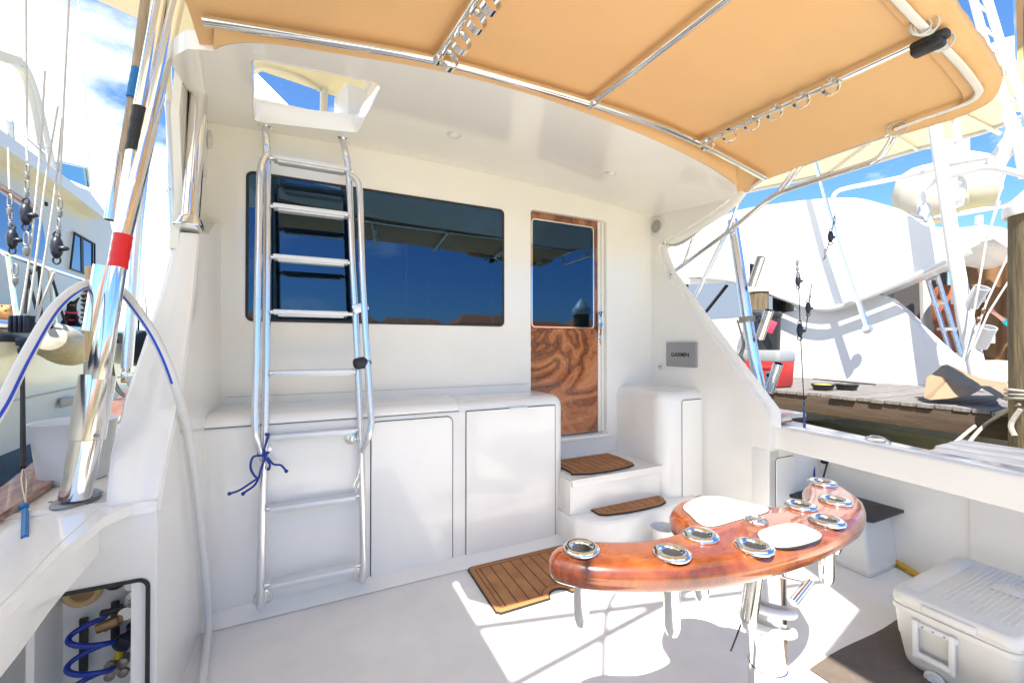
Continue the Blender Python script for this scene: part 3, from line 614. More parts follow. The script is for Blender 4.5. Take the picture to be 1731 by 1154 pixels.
# starboard support rails
XR = 2.735
def OR(px, X=XR): return spline([onx(*p, X) for p in px], 5)
b = MB(); b.tube(spline([onf(1292, 301, frail), onx(1262, 322, 2.70), onx(1240, 336, 2.70), onx(1200, 372, 2.69), onx(1160, 405, 2.68), onx(1138, 414, 2.65), onx(1119, 411, 2.615)], 5), .0165, 12); b.build('support_rail', STEEL, can)
b = MB(); b.tube(OR([(1292, 301), (1370, 273), (1440, 248), (1496, 229), (1506, 224), (1509, 232), (1500, 250), (1482, 270), (1450, 282), (1400, 298), (1345, 316), (1310, 330), (1270, 360), (1220, 400), (1165, 440), (1129, 467)]), .0165, 12); b.build('support_rail', STEEL, can)
for a_, c_ in (((1345, 284), (1312, 328)), ((1354, 281), (1322, 324)), ((1252, 330), (1232, 388)), ((1174, 394), (1155, 448))):
    b = MB(); b.tube([onx(*a_, XR-.02), onx(*c_, XR-.005)], .011, 10); b.build('rail_strut', STEEL, can)
for px in ((1119, 411), (1130, 468)):
    b = MB(); p = onx(*px, XW); b.box(p+V((.012, -.01, 0)), (.05, .05, .03), Matrix.Rotation(R(-45), 3, 'X'), bev=.008); b.build('rail_foot', STEEL, can)
p = onx(1243, 322, 2.66); b = MB(); b.box(p, (.05, .06, .03), bev=.008); b.lathe([(.02, 0), (.014, .03)], p+V((0, 0, .0)), (0, 0, 1), 12)
b.build('rail_foot', STEEL, can)

# added unseen sun blocker, shaped only for the shade it casts into the cockpit
blocker = thing('unseen_sun_blocker', 'added white sheets and bars out of view overhead, blocking sun from the cockpit', 'light blocker', (0, -2, 3.3))
for q_ in ([(-4.4, -1.5), (-.80, -1.5), (-.80, -.40), (-.82, .55), (-.35, .62), (-.35, 1.9), (-4.4, 1.9)], [(.45, -1.5), (2.9, -1.5), (2.9, 1.0), (1.3, 1.0), (1.22, .5), (1.1, -.2), (.95, -.52), (.45, -.62)]):
    b = MB(); b.plate([(x, y, 3.3) for x, y in q_], [], (0, 0, .01)); b.build('blocker_sheet', BLOCKW, blocker)
b = MB()
for a_, c_ in (((-.9, .2, 3.27), (1.9, -.5, 3.27)), ((-.88, -.2, 3.27), (2.6, .62, 2.50))): b.tube([a_, c_], .022, 8)
b.tube(spline([(-.6, -.5, 3.25), (0, .2, 3.0), (.6, .5, 2.7), (1.3, .6, 2.48)], 5), .014, 8); b.build('blocker_bar', STEEL, blocker)

# ================================================================ ladder
lad = thing('boarding_ladder', 'polished aluminium ladder with white treads from cockpit to flybridge hatch', 'ladder', (-.04, 2.27, 0))
LP, LN = V((0, 2.272, .05)), V((0, 1, -.094)).normalized()
def LD(x, y, off=0.): return onpl(x, y, LP-LN*off, LN)
topL, topR = onf(449, 214), onf(579, 234)
Lr = [topL, LD(450, 240), LD(451, 265), LD(452, 345), LD(452, 440), LD(451, 530), LD(450, 628), LD(448, 735), LD(444, 860), LD(441, 985), LD(440, 1018)]
Rr = [topR, LD(585, 262), LD(589, 290), LD(593, 362), LD(596, 442), LD(601, 530), LD(605, 628), LD(609, 726), LD(612, 835), LD(614, 945), LD(613, 975)]
for rl in (Lr, Rr):
    e_ = rl[-1]; el = [e_+V((0, .01, -.022)), e_+V((0, .04, -.035)), e_+V((0, .09, -.03))]
    b = MB(); b.tube(spline(rl+el, 4), .0185, 14); rail = b.build('rail', ALU, lad)
    b = MB(); b.lathe([(.042, 0), (.042, .008), (.02, .014)], (el[2].x, YC-.002, el[2].z), (0, -1, 0), 20)
    for k in range(3): b.ball((el[2].x+.03*math.cos(k*2.1+.4), YC-.011, el[2].z+.03*math.sin(k*2.1+.4)), .005, sub=1)
    b.build('flange', STEEL, rail)
    b = MB(); b.lathe([(.036, .0), (.036, -.008), (.02, -.02)], rl[0]+V((0, 0, .001)), (0, 0, 1), 20); b.build('flange', STEEL, rail)
for px in ([(452, 262), (444, 275), (440, 300), (438, 400), (436, 500), (433, 640), (431, 700), (433, 738), (438, 758), (444, 776)], [(590, 297), (602, 304), (608, 322), (611, 400), (613, 460), (617, 540), (621, 610), (626, 690), (628, 712), (624, 735), (616, 752), (611, 762)]):
    n_ = len(px); offs = [.0, .03]+[.055]*(n_-4)+[.03, .004]
    b = MB(); b.tube(spline([LD(*p, o_) for p, o_ in zip(px, offs)], 5), .0175, 14); b.build('hand_rail', ALU, lad)
for yl, yr in ((268, 289), (349, 365), (436, 443), (528, 530), (630, 627), (739, 725), (861, 836), (989, 955)):
    a_ = LD(452 if yl < 700 else 446, yl); c_ = LD(597 if yl < 600 else 610, yr); z_ = (a_.z+c_.z)/2; y_ = (a_.y+c_.y)/2
    x0, x1 = -.262, .150 if yl < 500 else .168
    x0, x1 = a_.x+.018, c_.x-.018
    b = MB(); b.box(((x0+x1)/2, y_, z_), (x1-x0-.018, .072, .024), bev=.005); b.box(((x0+x1)/2, y_+.004, z_-.015), (x1-x0-.06, .055, .012), bev=.003); tr = b.build('tread', TREAD, lad)
    b = MB(); b.tube([(x0-.016, y_, z_), (x0+.03, y_, z_)], .011, 10); b.build('tread_pin', STEEL, tr); b = MB(); b.tube([(x1+.016, y_, z_), (x1-.03, y_, z_)], .011, 10); b.build('tread_pin', STEEL, tr)
for z_px in ((597, 742), (450, 760)):
    p = LD(*z_px); b = MB(); b.tube([p, V((p.x-.01, YC-.004, p.z))], .014, 12); b.lathe([(.03, 0), (.03, .006), (.016, .012)], (p.x-.01, YC-.006, p.z), (0, -1, 0), 18); b.build('stand_off', STEEL, lad)
p = LD(609, 520, .03); b = MB(); b.box(p, (.085, .045, .05), Matrix.Rotation(R(-22), 3, 'Y'), bev=.01); b.build('clamp', ALU, lad)
p = LD(612, 613, .03); b = MB(); b.box(p, (.092, .085, .062), Matrix.Rotation(R(-10), 3, 'Y'), bev=.022, seg=3); strap = b.build('hook_and_loop_strap', BLK, org=None, label='black strap wrapped around the right side rails of the ladder', cat='strap')
b = MB()
for px in ([(447, 770), (428, 772), (424, 792), (436, 808), (442, 790), (452, 765)], [(440, 805), (425, 815), (405, 828), (388, 834)], [(438, 806), (430, 820), (416, 830), (411, 834)], [(452, 772), (462, 784), (475, 786), (484, 796)], [(448, 735), (454, 733), (452, 742), (446, 765), (456, 785), (454, 792)]):
    b.tube(spline([LD(*p_, .035) for p_ in px], 5), .0052, 8); b.ball(LD(*px[-1], .035), .009, sub=2)
b.build('knotted_rope', ROPEBL, label='thin dark blue cord knotted around the left rail of the ladder', cat='cord')
b = MB(); b.tube(spline([LD(607, 742, .02), LD(609, 770, .02), LD(606, 800, .02), LD(598, 820, .02), LD(602, 828, .02), LD(607, 815, .02), LD(605, 800, .02)], 6), .0028, 6); b.build('lanyard', STEEL, label='thin wire lanyard with an end loop hanging from the right side of the ladder', cat='lanyard')

# ================================================================ mats and carpet
def make_mat(name, fpoly, z, label, x0, pitch):
    poly = fpoly(0)
    cxp = sum(p[0] for p in poly)/len(poly); cyp = sum(p[1] for p in poly)/len(poly)
    o_ = thing(name, label, 'mat', (cxp, cyp, z), 'teak look foam mats')
    P3 = lambda q, h: [(x, y, z+h) for x, y in q]
    b = MB(); b.plate(P3(poly, .001), [], (0, 0, .008)); b.build('mat_edge', DARKGAP, o_)
    b = MB(); b.plate(P3(fpoly(.007), .002), [P3(fpoly(.036), .002)], (0, 0, .009)); b.build('mat_border', FOAM, o_)
    b = MB(); b.plate(P3(fpoly(.041), .003), [], (0, 0, .0075)); b.build('mat_planks', teakmat(name+'_'+label[:9], x0-cxp, pitch), o_)
def notched(d):
    x0, x1, y0, y1 = .778+d, 1.455-d, 1.842+d, 2.303-d; r = .064+d; cx_, cy_ = 1.145, 1.838
    a0 = math.asin((y0-cy_)/r); c = max(.004, .022-d*.4); q = []
    for k in range(13):
        a = math.pi-a0-(math.pi-2*a0)*k/12; q.append((cx_+r*math.cos(a), cy_+r*math.sin(a)))
    return [(x0, y0+c), (x0+c, y0)]+q+[(x1-c, y0), (x1, y0+c), (x1, y1-c), (x1-c, y1), (x0+c, y1), (x0, y1-c)]
def pz(l, z): return [(onz(*p, z).x, onz(*p, z).y) for p in l]
make_mat('foam_mat', notched, 0, 'large brown teak look mat with round notch on the cockpit floor before the cabinet', .775, .066)
q = pz([(985, 847), (1086, 829), (1100, 833), (1121, 843), (1126, 850), (1118, 855), (1090, 862), (1060, 868), (1025, 872), (1012, 871), (982, 853)], .222)
make_mat('foam_mat', lambda d, q=q: inset(q, d) if d else q, .222, 'brown teak look mat with curved front edge on the lower step', .02, .062)
q = pz([(930, 779), (1027, 767), (1045, 773), (1069, 783), (1072, 787), (1062, 791), (1030, 798), (1000, 802), (965, 803), (925, 803)], .452)
q[0] = (1.53, 2.64); q[-1] = (1.53, 2.34)
make_mat('foam_mat', lambda d, q=q: inset(q, d) if d else q, .452, 'brown teak look mat on the upper step under the wooden door', .02, .062)
b = MB(); q = [(1.80, 1.0), (2.42, 1.0), (2.44, .3), (2.4, -.6), (1.78, -.6)]
b.grid(lambda u, v: V((1.80+.95*u, 1.0-1.6*v+.006*math.sin(9*u), .004+.006*math.sin(v*9+u*4)**2)), 12, 24, .006); b.build('carpet_mat', CARPET, label='brown carpet piece on the cockpit floor under the big white cooler', cat='carpet')

# ================================================================ rocket launcher table
ZT = .775
near = [(928, 946), (936, 966), (958, 980), (1000, 989), (1090, 993), (1200, 988), (1290, 972), (1370, 948), (1425, 922), (1455, 895), (1464, 872)]
far = [(1461, 852), (1450, 838), (1425, 822), (1395, 812), (1372, 813), (1357, 822), (1357, 834), (1350, 846), (1322, 856), (1285, 854), (1235, 842), (1185, 838), (1150, 845), (1134, 858), (1133, 872), (1146, 884), (1152, 893), (1135, 902), (1090, 912), (1040, 914), (990, 913), (955, 918), (936, 930)]
nz_ = [.748, .735]+[.725]*7+[.735, .748]; fz_ = [.755]+[.765]*21+[.755]
ol = [onz(*p, z) for p, z in zip(near, nz_)]+[onz(*p, z) for p, z in zip(far, fz_)]
ol = [(p.x, p.y) for p in spline([(p.x, p.y, 0) for p in ol], 4, True)]
cxp, cyp = 1.32, .86
tab = thing('rod_holder_table', 'crescent shaped varnished wooden table with chrome rod holders on steel pedestal', 'table', (cxp, cyp, 0))
pr = [(.703, .024), (.705, .012), (.713, .004), (.727, 0), (.745, .0), (.758, .005), (.767, .013), (.773, .025), (.775, .038)]
def insetc(poly, d):     # inset, smoothed
    q = inset(poly, d); n = len(q)
    for _ in range(2 if d > .01 else 0): q = [((q[i-1][0]+2*q[i][0]+q[(i+1) % n][0])/4, (q[i-1][1]+2*q[i][1]+q[(i+1) % n][1])/4) for i in range(n)]
    return q
b = MB(); rg_ = [[V((x, y, z)) for x, y in insetc(ol, i)] for z, i in pr]; b.loft(rg_, caps=False)
for cap in (rg_[0], rg_[-1]):
    vs_ = b.ring(cap); es_ = [b.bm.edges.new((vs_[i], vs_[(i+1) % len(vs_)])) for i in range(len(vs_))]; bmesh.ops.triangle_fill(b.bm, edges=es_, use_beauty=True, normal=(0, 0, 1))
bmesh.ops.remove_doubles(b.bm, verts=b.bm.verts[:], dist=.0004); b.build('table_top', TABLEW, tab, ang=75)
for px, dr_, ln in ((q_[0], q_[1], q_[2]*.66) for q_ in (((983, 929), (0, 0), .20), ((1136, 937), (0, 0), .21), ((1185, 907), (0, 0), .17), ((1275, 926), (-.30, -.05), .20), ((1353, 856), (0, 0), .17), ((1412, 848), (.1, .05), .17), ((1398, 882), (.14, .08), .19), ((1390, 817), (.05, .1), .15))):
    p = onz(*px, ZT); b = MB()
    b.lathe([(.0475, .0005), (.049, .003), (.0475, .008), (.042, .0115), (.035, .0125), (.0275, .0105), (.0240, .0055)], p, (0, 0, 1), 32, caps=False, sx=1, sy=1); rim = b.build('rod_holder', STEEL, tab, ang=80)
    b = MB(); b.lathe([(.0239, .0052), (.0225, .0008), (.001, .0008)], p, (0, 0, 1), 24); b.build('bore_dark_disc', RUBBER, rim)  # dark disc put on the top for the shaded depth of the hole
    e = p+V((dr_[0]*ln, dr_[1]*ln, -.07-ln)); b = MB(); ax = (p+V((0, 0, -.073)))-e
    b.lathe([(.004, -.002), (.0145, .004), (.0195, .018), (.021, .03), (.021, ax.length)], e, ax, 20); b.build('holder_tube', STEEL, rim)
for pts in ([(1155, 857), (1166, 846), (1190, 839), (1218, 839), (1240, 844), (1270, 851), (1294, 856), (1299, 861), (1290, 866), (1250, 876), (1215, 886), (1193, 887), (1178, 880), (1166, 868)], [(1281, 902), (1290, 894), (1320, 886), (1345, 884), (1368, 891), (1386, 900), (1388, 906), (1378, 912), (1350, 920), (1322, 923), (1303, 920), (1288, 911)]):
    q = [(p.x, p.y) for p in spline([onz(*p, ZT+.004) for p in pts], 3, True)]
    b = MB(); b.loft([[V((x, y, z)) for x, y in inset(q, i)] for z, i in ((ZT-.003, -.002), (ZT+.001, -.002), (ZT+.0015, .0015))]); b.build('board_groove', DARKGAP, tab)
    b = MB(); b.loft([[V((x, y, z)) for x, y in inset(q, i)] for z, i in ((ZT, 0), (ZT+.004, 0), (ZT+.006, .003))]); b.build('cutting_board', PADW, tab)
p = onz(1278, 881, ZT); b = MB(); b.lathe([(.033, 0), (.034, .004), (.031, .007), (.029, .005), (.01, .006)], p, (0, 0, 1), 28); b.ball(p+V((0, 0, .006)), .02, (1, .7, .25)); b.build('emblem_cap', EMBL, tab)
pc = atd(1297, 1020, 1.36); pc = V((pc.x, pc.y, 0))
b = MB(); b.tube([pc, pc+V((0, 0, .70))], .055, 28); b.lathe([(.12, 0.001), (.12, .012), (.065, .02)], pc, (0, 0, 1), 28); b.lathe([(.11, .69), (.11, .70)], pc, (0, 0, 1), 20); b.lathe([(.058, 0), (.058, .26)], pc, (0, 0, 1), 28); b.build('pedestal', STEEL, tab, ang=60)
h0, h1, h2 = atd(1325, 975, 1.30), atd(1366, 985, 1.26), atd(1340, 1018, 1.22)
b = MB(); b.tube([pc+V((.04, -.03, .66)), h0, h1], .0075, 12); b.tube([h1+(h1-h2).normalized()*.008, h2], .0125, 14); b.build('lock_lever', STEEL, tab)
# hose wound round the pedestal
pts = []
for k in range(34):
    a = 2*math.pi*k/19+2.6; z = .468-.062*k/19-.018*math.sin(a+.5); pts.append(pc+V((.0715*math.cos(a), .0715*math.sin(a), z)))
tail = [pts[-1]+V((-.02, -.022, -.03)), pc+V((-.085, -.055, .27)), pc+V((-.10, -.055, .15)), pc+V((-.095, -.06, .03))]
b = MB(); b.tube(spline([pc+V((-.075, .02, .66)), pc+V((-.078, .01, .56))]+pts+tail, 3), .0125, 12); b.build('pedestal_hose', HOSE, label='white hose wound around the steel pedestal of the wooden table', cat='hose')
b = MB(); b.tube(spline([atd(1254, 1050, 1.22), atd(1245, 1075, 1.2), atd(1235, 1100, 1.19)], 5), .0025, 6); b.build('cable_tie', BLK, label='thin black tie end sticking out beside the pedestal hose', cat='cable tie')
b = MB(); p = onz(1121, 890, .17); b.lathe([(.055, -.168), (.075, -.006), (.080, 0), (.077, .001), (.072, -.006), (.052, -.16), (.01, -.165)], p, (0, 0, 1), 28, caps=True); b.build('small_pail', WPLAS, label='small white pail on the floor behind the wooden table', cat='pail')

# ================================================================ cooler, tank, loose gear to starboard
CO = V((2.465, .71, .012)); coo = thing('cooler', 'large cream white cooler with ribbed lid and swing handle, standing on brown carpet', 'cooler', tuple(CO))
def crr(w_, h_, r, z): return [CO+V((x, y, z)) for x, y in rrect(w_, h_, r, 5)]
b = MB(); b.loft([crr(.545, .27, .04, 0), crr(.565, .29, .04, .012), crr(.575, .30, .04, .03), crr(.60, .325, .04, .12), crr(.605, .33, .04, .124), crr(.622, .345, .04, .225), crr(.634, .356, .042, .228), crr(.634, .356, .042, .246), crr(.626, .348, .04, .249)]); b.build('cooler_body', CPLAS, coo, ang=50)
b = MB(); b.loft([crr(.620, .342, .04, .249), crr(.630, .352, .042, .252), crr(.630, .352, .042, .262), crr(.634, .356, .042, .264), crr(.630, .352, .042, .289), crr(.620, .342, .04, .298), crr(.604, .326, .035, .303)])
for k in range(13): b.box(CO+V((.02, .06-.0165*k, .3035)), (.50-.02*(k > 11), .007, .005), bev=.0022)
b.box(CO+V((.0, .125, .3035)), (.52, .055, .003), bev=.0014)
b.box(CO+V((.10, -.05, .3055)), (.11, .09, .004), bev=.002); b.torus(CO+V((.10, -.05, .308)), (0, 0, 1), .03, .003, 20, 6); b.build('cooler_lid', CPLAS, coo, ang=50)
b = MB(); b.box(CO+V((-.318, .0, .272)), (.016, .15, .030), bev=.007, seg=3); b.build('lid_grip', CPLAS, coo)
XF = CO.x-.311; hy0, hy1 = onx(1550, 1050, XF).y, onx(1612, 1085, XF).y; hz = onx(1550, 1052, XF).z
b = MB(); zb = hz-.115
for y in (hy0, hy1): b.box((XF-.012, y, (hz+zb)/2), (.018, .018, hz-zb+.03), bev=.004)
b.box((XF-.012, (hy0+hy1)/2, zb), (.020, abs(hy1-hy0), .022), bev=.006); b.box((XF-.004, (hy0+hy1)/2, hz), (.02, abs(hy1-hy0)+.03, .022), bev=.006); hd = b.build('swing_handle', WPLAS, coo)
b = MB()
for k in (-.6, 0, .6): b.ball((XF-.0145, (hy0+hy1)/2+k*abs(hy1-hy0)/2, hz), .004, sub=1)
b.build('handle_screw', GREYFL, hd)
p = onx(1580, 1150, XF+.01); b = MB(); b.torus(p, (1, 0, 0), .026, .007, 22, 8); b.lathe([(.022, 0), (.018, .012), (.008, .012)], p, (-1, 0, 0), 18); b.build('drain_plug', WPLAS, coo)
b = MB(); p = CO+V((-.25, -.178, .245)); b.box(p, (.03, .012, .03), bev=.004); b.build('latch', mat('rusty_latch', (.40, .18, .05), .6, var=.4, vs=40), coo)
# bait tank
BT = V((3.0, 1.46, 0)); bt = thing('bait_box', 'small white tapered box with dark brown lid against the starboard bulwark', 'box', tuple(BT))
def br_(w_, h_, z, r=.02): return [BT+V((x, y, z)) for x, y in rrect(w_, h_, r, 4)]
b = MB(); b.loft([br_(.36, .42, 0), br_(.37, .43, .006), br_(.37, .43, .028), br_(.35, .41, .036), br_(.345, .405, .04), br_(.28, .34, .315)]); b.box(BT+V((-.155, -.08, .25)), (.012, .05, .016), bev=.004); b.build('box_body', CLEAT, bt, ang=40)
b = MB(); b.loft([br_(.40, .46, .318, .03), br_(.41, .47, .322, .03), br_(.41, .47, .334, .03), br_(.40, .46, .338, .03)]); b.build('box_lid', BROWNLID, bt)
b = MB(); b.tube([onz(1500, 940, .02), onz(1535, 962, .02), onz(1600, 1000, .018)], .017, 10); b.build('yellow_hose', mat('yellow_hose', (.62, .36, .02), .5), label='yellow hose lying along the foot of the starboard bulwark', cat='hose')
# gear under the starboard gunwale
p = atd(1374, 775, 2.95); b = MB(); b.box(p, (.10, .05, .05), Matrix.Rotation(R(-40), 3, 'Z'), bev=.008); b.box(p+V((.045, -.03, .0)), (.04, .05, .06), Matrix.Rotation(R(-40), 3, 'Z'), bev=.006); b.build('yellow_light_plug', YEL, label='yellow plastic plug hanging under the starboard gunwale', cat='plug')
b = MB(); b.tube([atd(1375, 770, 2.85), atd(1377, 810, 2.8), atd(1376, 845, 2.8)], .006, 8); b.build('hanging_rope', ROPEBL, label='blue cord hanging below the yellow plug under the gunwale', cat='cord')
b = MB(); b.tube([atd(1399, 780, 2.8), atd(1392, 806, 2.75)], .006, 8); b.box(atd(1394, 779, 2.82), (.05, .03, .03), bev=.006); b.build('black_strap', BLK, label='short black strap hanging under the starboard gunwale', cat='strap')
p = atd(1449, 794, 2.75); b = MB(); b.lathe([(.022, -.045), (.026, -.03), (.026, .02), (.018, .04)], p, (-.5, .4, .7), 16); b.torus(p+V((0, -.03, -.03)), (1, .2, 0), .016, .004, 14, 6); b.build('steel_hose_fitting', STEEL, label='steel hose fitting under the starboard gunwale', cat='fitting')

# ================================================================ starboard outrigger post with three rod tubes
def rod_tube(b, a, c, r): 
    a, c = V(a), V(c); b.loft([], False) if 0 else None
    u, v_, ax = basis(c-a); n_ = 20; Lh = (c-a).length
    rv = [b.ring([a+ax*h+(u*math.cos(2*math.pi*k/n_)+v_*math.sin(2*math.pi*k/n_))*q_ for k in range(n_)]) for q_, h in ((r, 0), (r, Lh), (r*.88, Lh), (r*.88, 0))]; b.skin(rv, True)
XO = 2.80
pa, pm, pt = onx(1293, 700, XO), onx(1268, 570, XO), onx(1238, 372, XO)
op = thing('rod_holder_post', 'leaning steel post with three angled rod holders outside the starboard wing', 'post', tuple(pa))
b = MB(); b.tube([pa+(pa-pm)*.02, pm, pt], [.037, .037, .035], 18); b.build('post', ALU, op)
for (x0, y0), (x1, y1), (bx, by) in (((1270, 484), (1287, 434), (1268, 457)), ((1284, 572), (1300, 524), (1281, 548)), ((1300, 662), (1316, 614), (1294, 640))):
    b = MB(); rod_tube(b, onx(x0, y0, XO), onx(x1, y1, XO-.02), .030); rh = b.build('rod_holder', STEEL, op, ang=60)
    a_ = onx(bx, by, XO); c_ = onx((x0+x1)/2, (y0+y1)/2, XO); e1 = V((0, .0, .05)); th_ = V((.01, 0, 0))
    b = MB(); b.prism([a_+e1-V((.005, 0, 0)), c_+e1-V((.005, 0, 0)), c_-e1-V((.005, 0, 0)), a_-e1-V((.005, 0, 0))], (.01, 0, 0)); bk = b.build('bracket', STEEL, rh)
    b = MB(); b.lathe([(.014, 0), (.013, .001)], (a_+c_)*.5+V((-.006, .005, .02)), (-1, 0, 0), 14); b.lathe([(.009, 0), (.008, .001)], (a_+c_)*.5+V((-.006, .005, -.02)), (-1, 0, 0), 14); b.build('bracket_hole', DARKGAP, bk)
b = MB(); pk = onx(1263, 540, XO)
for k in range(3): b.torus(pk+V((0, 0, .012-.012*k)), (0, .1, 1), .047, .008, 18, 6)
b.tube(spline([pk+V((-.04, .05, 0)), onx(1256, 580, XO), onx(1247, 604, XO), onx(1240, 614, XO)], 5), .007, 8)
b.tube(spline([onx(1262, 545, XO), onx(1258, 585, XO), onx(1253, 604, XO)], 4), .006, 8)
kn = onx(1246, 608, XO)
for k in range(3): b.torus(kn+V((0, .02*k-.02, .01*(k % 2))), (1, .3*k, .4), .03, .010, 14, 6)
for k, px in enumerate(([(1250, 608), (1258, 625), (1262, 645), (1270, 668), (1280, 690)], [(1242, 612), (1240, 630), (1246, 645)])): b.tube(spline([onx(*q_, XO) for q_ in px], 5), .009, 8)
b.build('dock_line', ROPEG, label='grey green rope knotted around the leaning steel rod holder post', cat='rope')
# thin stay outside the wing and the hanging tag lines with snap swivels
b = MB(); b.tube([atd(1238, 374, 4.1), atd(1166, 520, 4.1)], .022, 10); b.build('steel_stay', STEEL, label='thin bare steel stay slanting down behind the starboard wing', cat='stay')
def tagline(name, label, cord, blocks, d, r=.0035, m=ROPEBK, grp=None, swiv=()):
    o_ = thing(name, label, 'rigging line', tuple(atd(*cord[-1], d)), grp)
    b = MB(); b.tube(spline([atd(*p_, d) for p_ in cord], 3), r, 6); b.build('cord', m, o_)
    for (x, y, h) in blocks:
        s = h/F*d; p = atd(x, y, d-.01); b = MB(); b.ball(p, s*.5, (.42, .42, 1.0), sub=2); b.ball(p+RT*s*.28-UP*s*.05, s*.16, (1.2, .7, .7), sub=2); b.torus(p+UP*s*.52, FW, s*.14, s*.035, 12, 6); b.torus(p-UP*s*.55, FW, s*.16, s*.035, 12, 6); bl = b.build('block', NAVYB, o_)
    for (x, y, h) in swiv:
        s = h/F*d; p = atd(x, y, d-.01); b = MB(); b.lathe([(s*.03, -s*.5), (s*.09, -s*.4), (s*.10, -s*.2), (s*.05, -s*.15)], p, UP, 10); b.tube(spline([p+UP*s*.4, p+UP*s*.3+RT*s*.08, p-UP*s*.02+RT*s*.09, p-UP*s*.1, p-UP*s*.02-RT*s*.09, p+UP*s*.3-RT*s*.08, p+UP*s*.4], 4), s*.022+.0012, 6); b.build('snap_swivel', GREYFL, o_)
    return o_
t1 = tagline('tag_line', 'dark tag line with one black pulley above the starboard gunwale, nearest the red cooler', [(1347, 436), (1350, 480), (1353, 560), (1357, 640), (1360, 700)], [(1349, 474, 20), (1352, 558, 24)], 2.95, swiv=[(1348, 448, 22), (1359, 685, 20)])
b = MB(); p0, p1 = atd(1359, 690, 2.95), onz(1360, 722, .80); b.tube([p0, p1], .007, 8); b.build('blue_tail', ROPEBL, t1)
tagline('tag_line', 'thin tag line with a black pulley slanting up beside the first tag line', [(1372, 480), (1367, 520), (1362, 560)], [(1366, 520, 20)], 3.05, swiv=[(1369, 496, 18)])
tagline('tag_line', 'short tag line with a black pulley hanging before the white yacht fairing, uppermost', [(1412, 360), (1404, 400), (1392, 440)], [(1404, 400, 20)], 3.2, swiv=[(1411, 372, 16), (1395, 428, 18)])

# ================================================================ dock
dk = thing('dock', 'grey weathered plank dock on dark timber beam beside the boat', 'dock', (7.4, 4, 0))
XD, ZD = 6.2, .65
dk_line = [onz(1310, 657, ZD), onz(1700, 700, ZD)]
y = -8.0; b = MB(); k = 0; random.seed(3)
while y < 16:
    ww = .145; b.box((XD+1.55+random.uniform(-.02, .02), y+ww/2, ZD-.022+random.uniform(-.004, .004)), (3.1+random.uniform(-.03, .03), ww-.012, .044), bev=.004, seg=1); y += ww
b.build('planking', DOCKW, dk)
b = MB(); b.box((XD+.06, 4, .485), (.08, 24, .245), bev=.012); b.build('edge_beam', BEAMW, dk)
for yy in (-6, 11): b = MB(); b.box((XD+1.5, yy, .2), (3.0, .2, .25), bev=.01); b.build('cross_beam', BEAMW, dk)
def piling(x, y, ztop, r, label, cap=True, zb=-1.6):
    o_ = thing('piling', label, 'piling', (x, y, -.5), 'wooden pilings along the docks')
    b = MB(); rr = []
    for i in range(15):
        z = zb+(ztop-zb)*i/14; rr.append([V((x+(r+.012*mnoise.noise(V((k*.9, z*.7, x))))*math.cos(2*math.pi*k/20), y+(r+.012*mnoise.noise(V((k*.9, z*.7, y))))*math.sin(2*math.pi*k/20), z)) for k in range(20)])
    b.loft(rr); b.build('pile_post', PILE, o_)
    if cap:
        b = MB(); b.lathe([(r+.025, -.09), (r+.03, -.04), (r+.03, 0), (r*.9, .06), (r*.5, .15), (r*.12, .21), (.005, .22)], (x, y, ztop), (0, 0, 1), 24); b.build('pile_cap', WPLAS, o_)
    return o_
pb_ = onx(1743, 745, 6.02); pt_ = onx(1731, 378, 6.02)
piling(6.06, 1.36, pt_.z+.16, .20, 'thick brown piling with white cone cap at the right edge of the photo')
p = onx(1281, 487, 8.55); piling(8.55, p.y, p.z, .20, 'green stained piling with white cap behind the steel rod holder post')
p = onx(1148, 474, 6.06); piling(6.06, p.y, p.z, .16, 'green stained piling with white cap just showing past the speaker wing')
piling(4.55, -1.1, 2.0, .15, 'piling with white cap seen only as a reflection in the door glass')
p = onx(160, 500, -2.2); p = atd(163, 452, 3.6); piling(p.x, p.y, p.z, .075, 'thin old uncapped piling standing behind the chrome outrigger tubes', cap=False)
ptl = V((p.x, p.y, p.z))
b = MB()
for k in range(9): b.torus(V((ptl.x, ptl.y, atd(160, 485+8*k, 3.6).z)), (.05*math.sin(k*2), .1, 1), .086, .011, 18, 6)
b.tube(spline([atd(168, 540, 3.5), atd(185, 600, 3.45), atd(195, 650, 3.4), atd(215, 670, 3.3), atd(235, 655, 3.2)], 5), .015, 8); b.build('black_dock_line', ROPEBK, label='black dock line coiled around the thin old piling', cat='rope')
# ropes on the big piling
b = MB()
for k in range(3): b.torus((6.06, 1.36, onx(1715, 668, 5.9).z+.03-.03*k), (.06, .05*(k-1), 1), .212, .016, 30, 7)
pr0 = V((5.87, 1.44, onx(1700, 680, 5.87).z))
b.tube(spline([pr0, atd(1660, 712, 4.3), atd(1612, 750, 4.0)], 5), .016, 8); b.tube(spline([pr0, atd(1665, 718, 4.2), atd(1622, 768, 3.8)], 5), .016, 8)
b.tube(spline([pr0+V((0, 0, -.05)), pr0+V((.0, .06, -.2)), pr0+V((-.03, .03, -.3))], 5), .02, 8); b.build('mooring_rope', ROPEG, label='grey mooring rope wound around the thick piling and leading down to the white raft', cat='rope')
# white planked raft between gunwale and dock
rf = MB(); p = onz(1598, 752, .40)
for k in range(6): rf.box((4.05+.30*k, -1.3-.02*(k % 2), .35), (.28, 6.1+.06*(k % 3), .10), bev=.03)
rf.build('work_raft', WPAINT, label='white peeling planked raft floating between the gunwale and the dock', cat='raft')
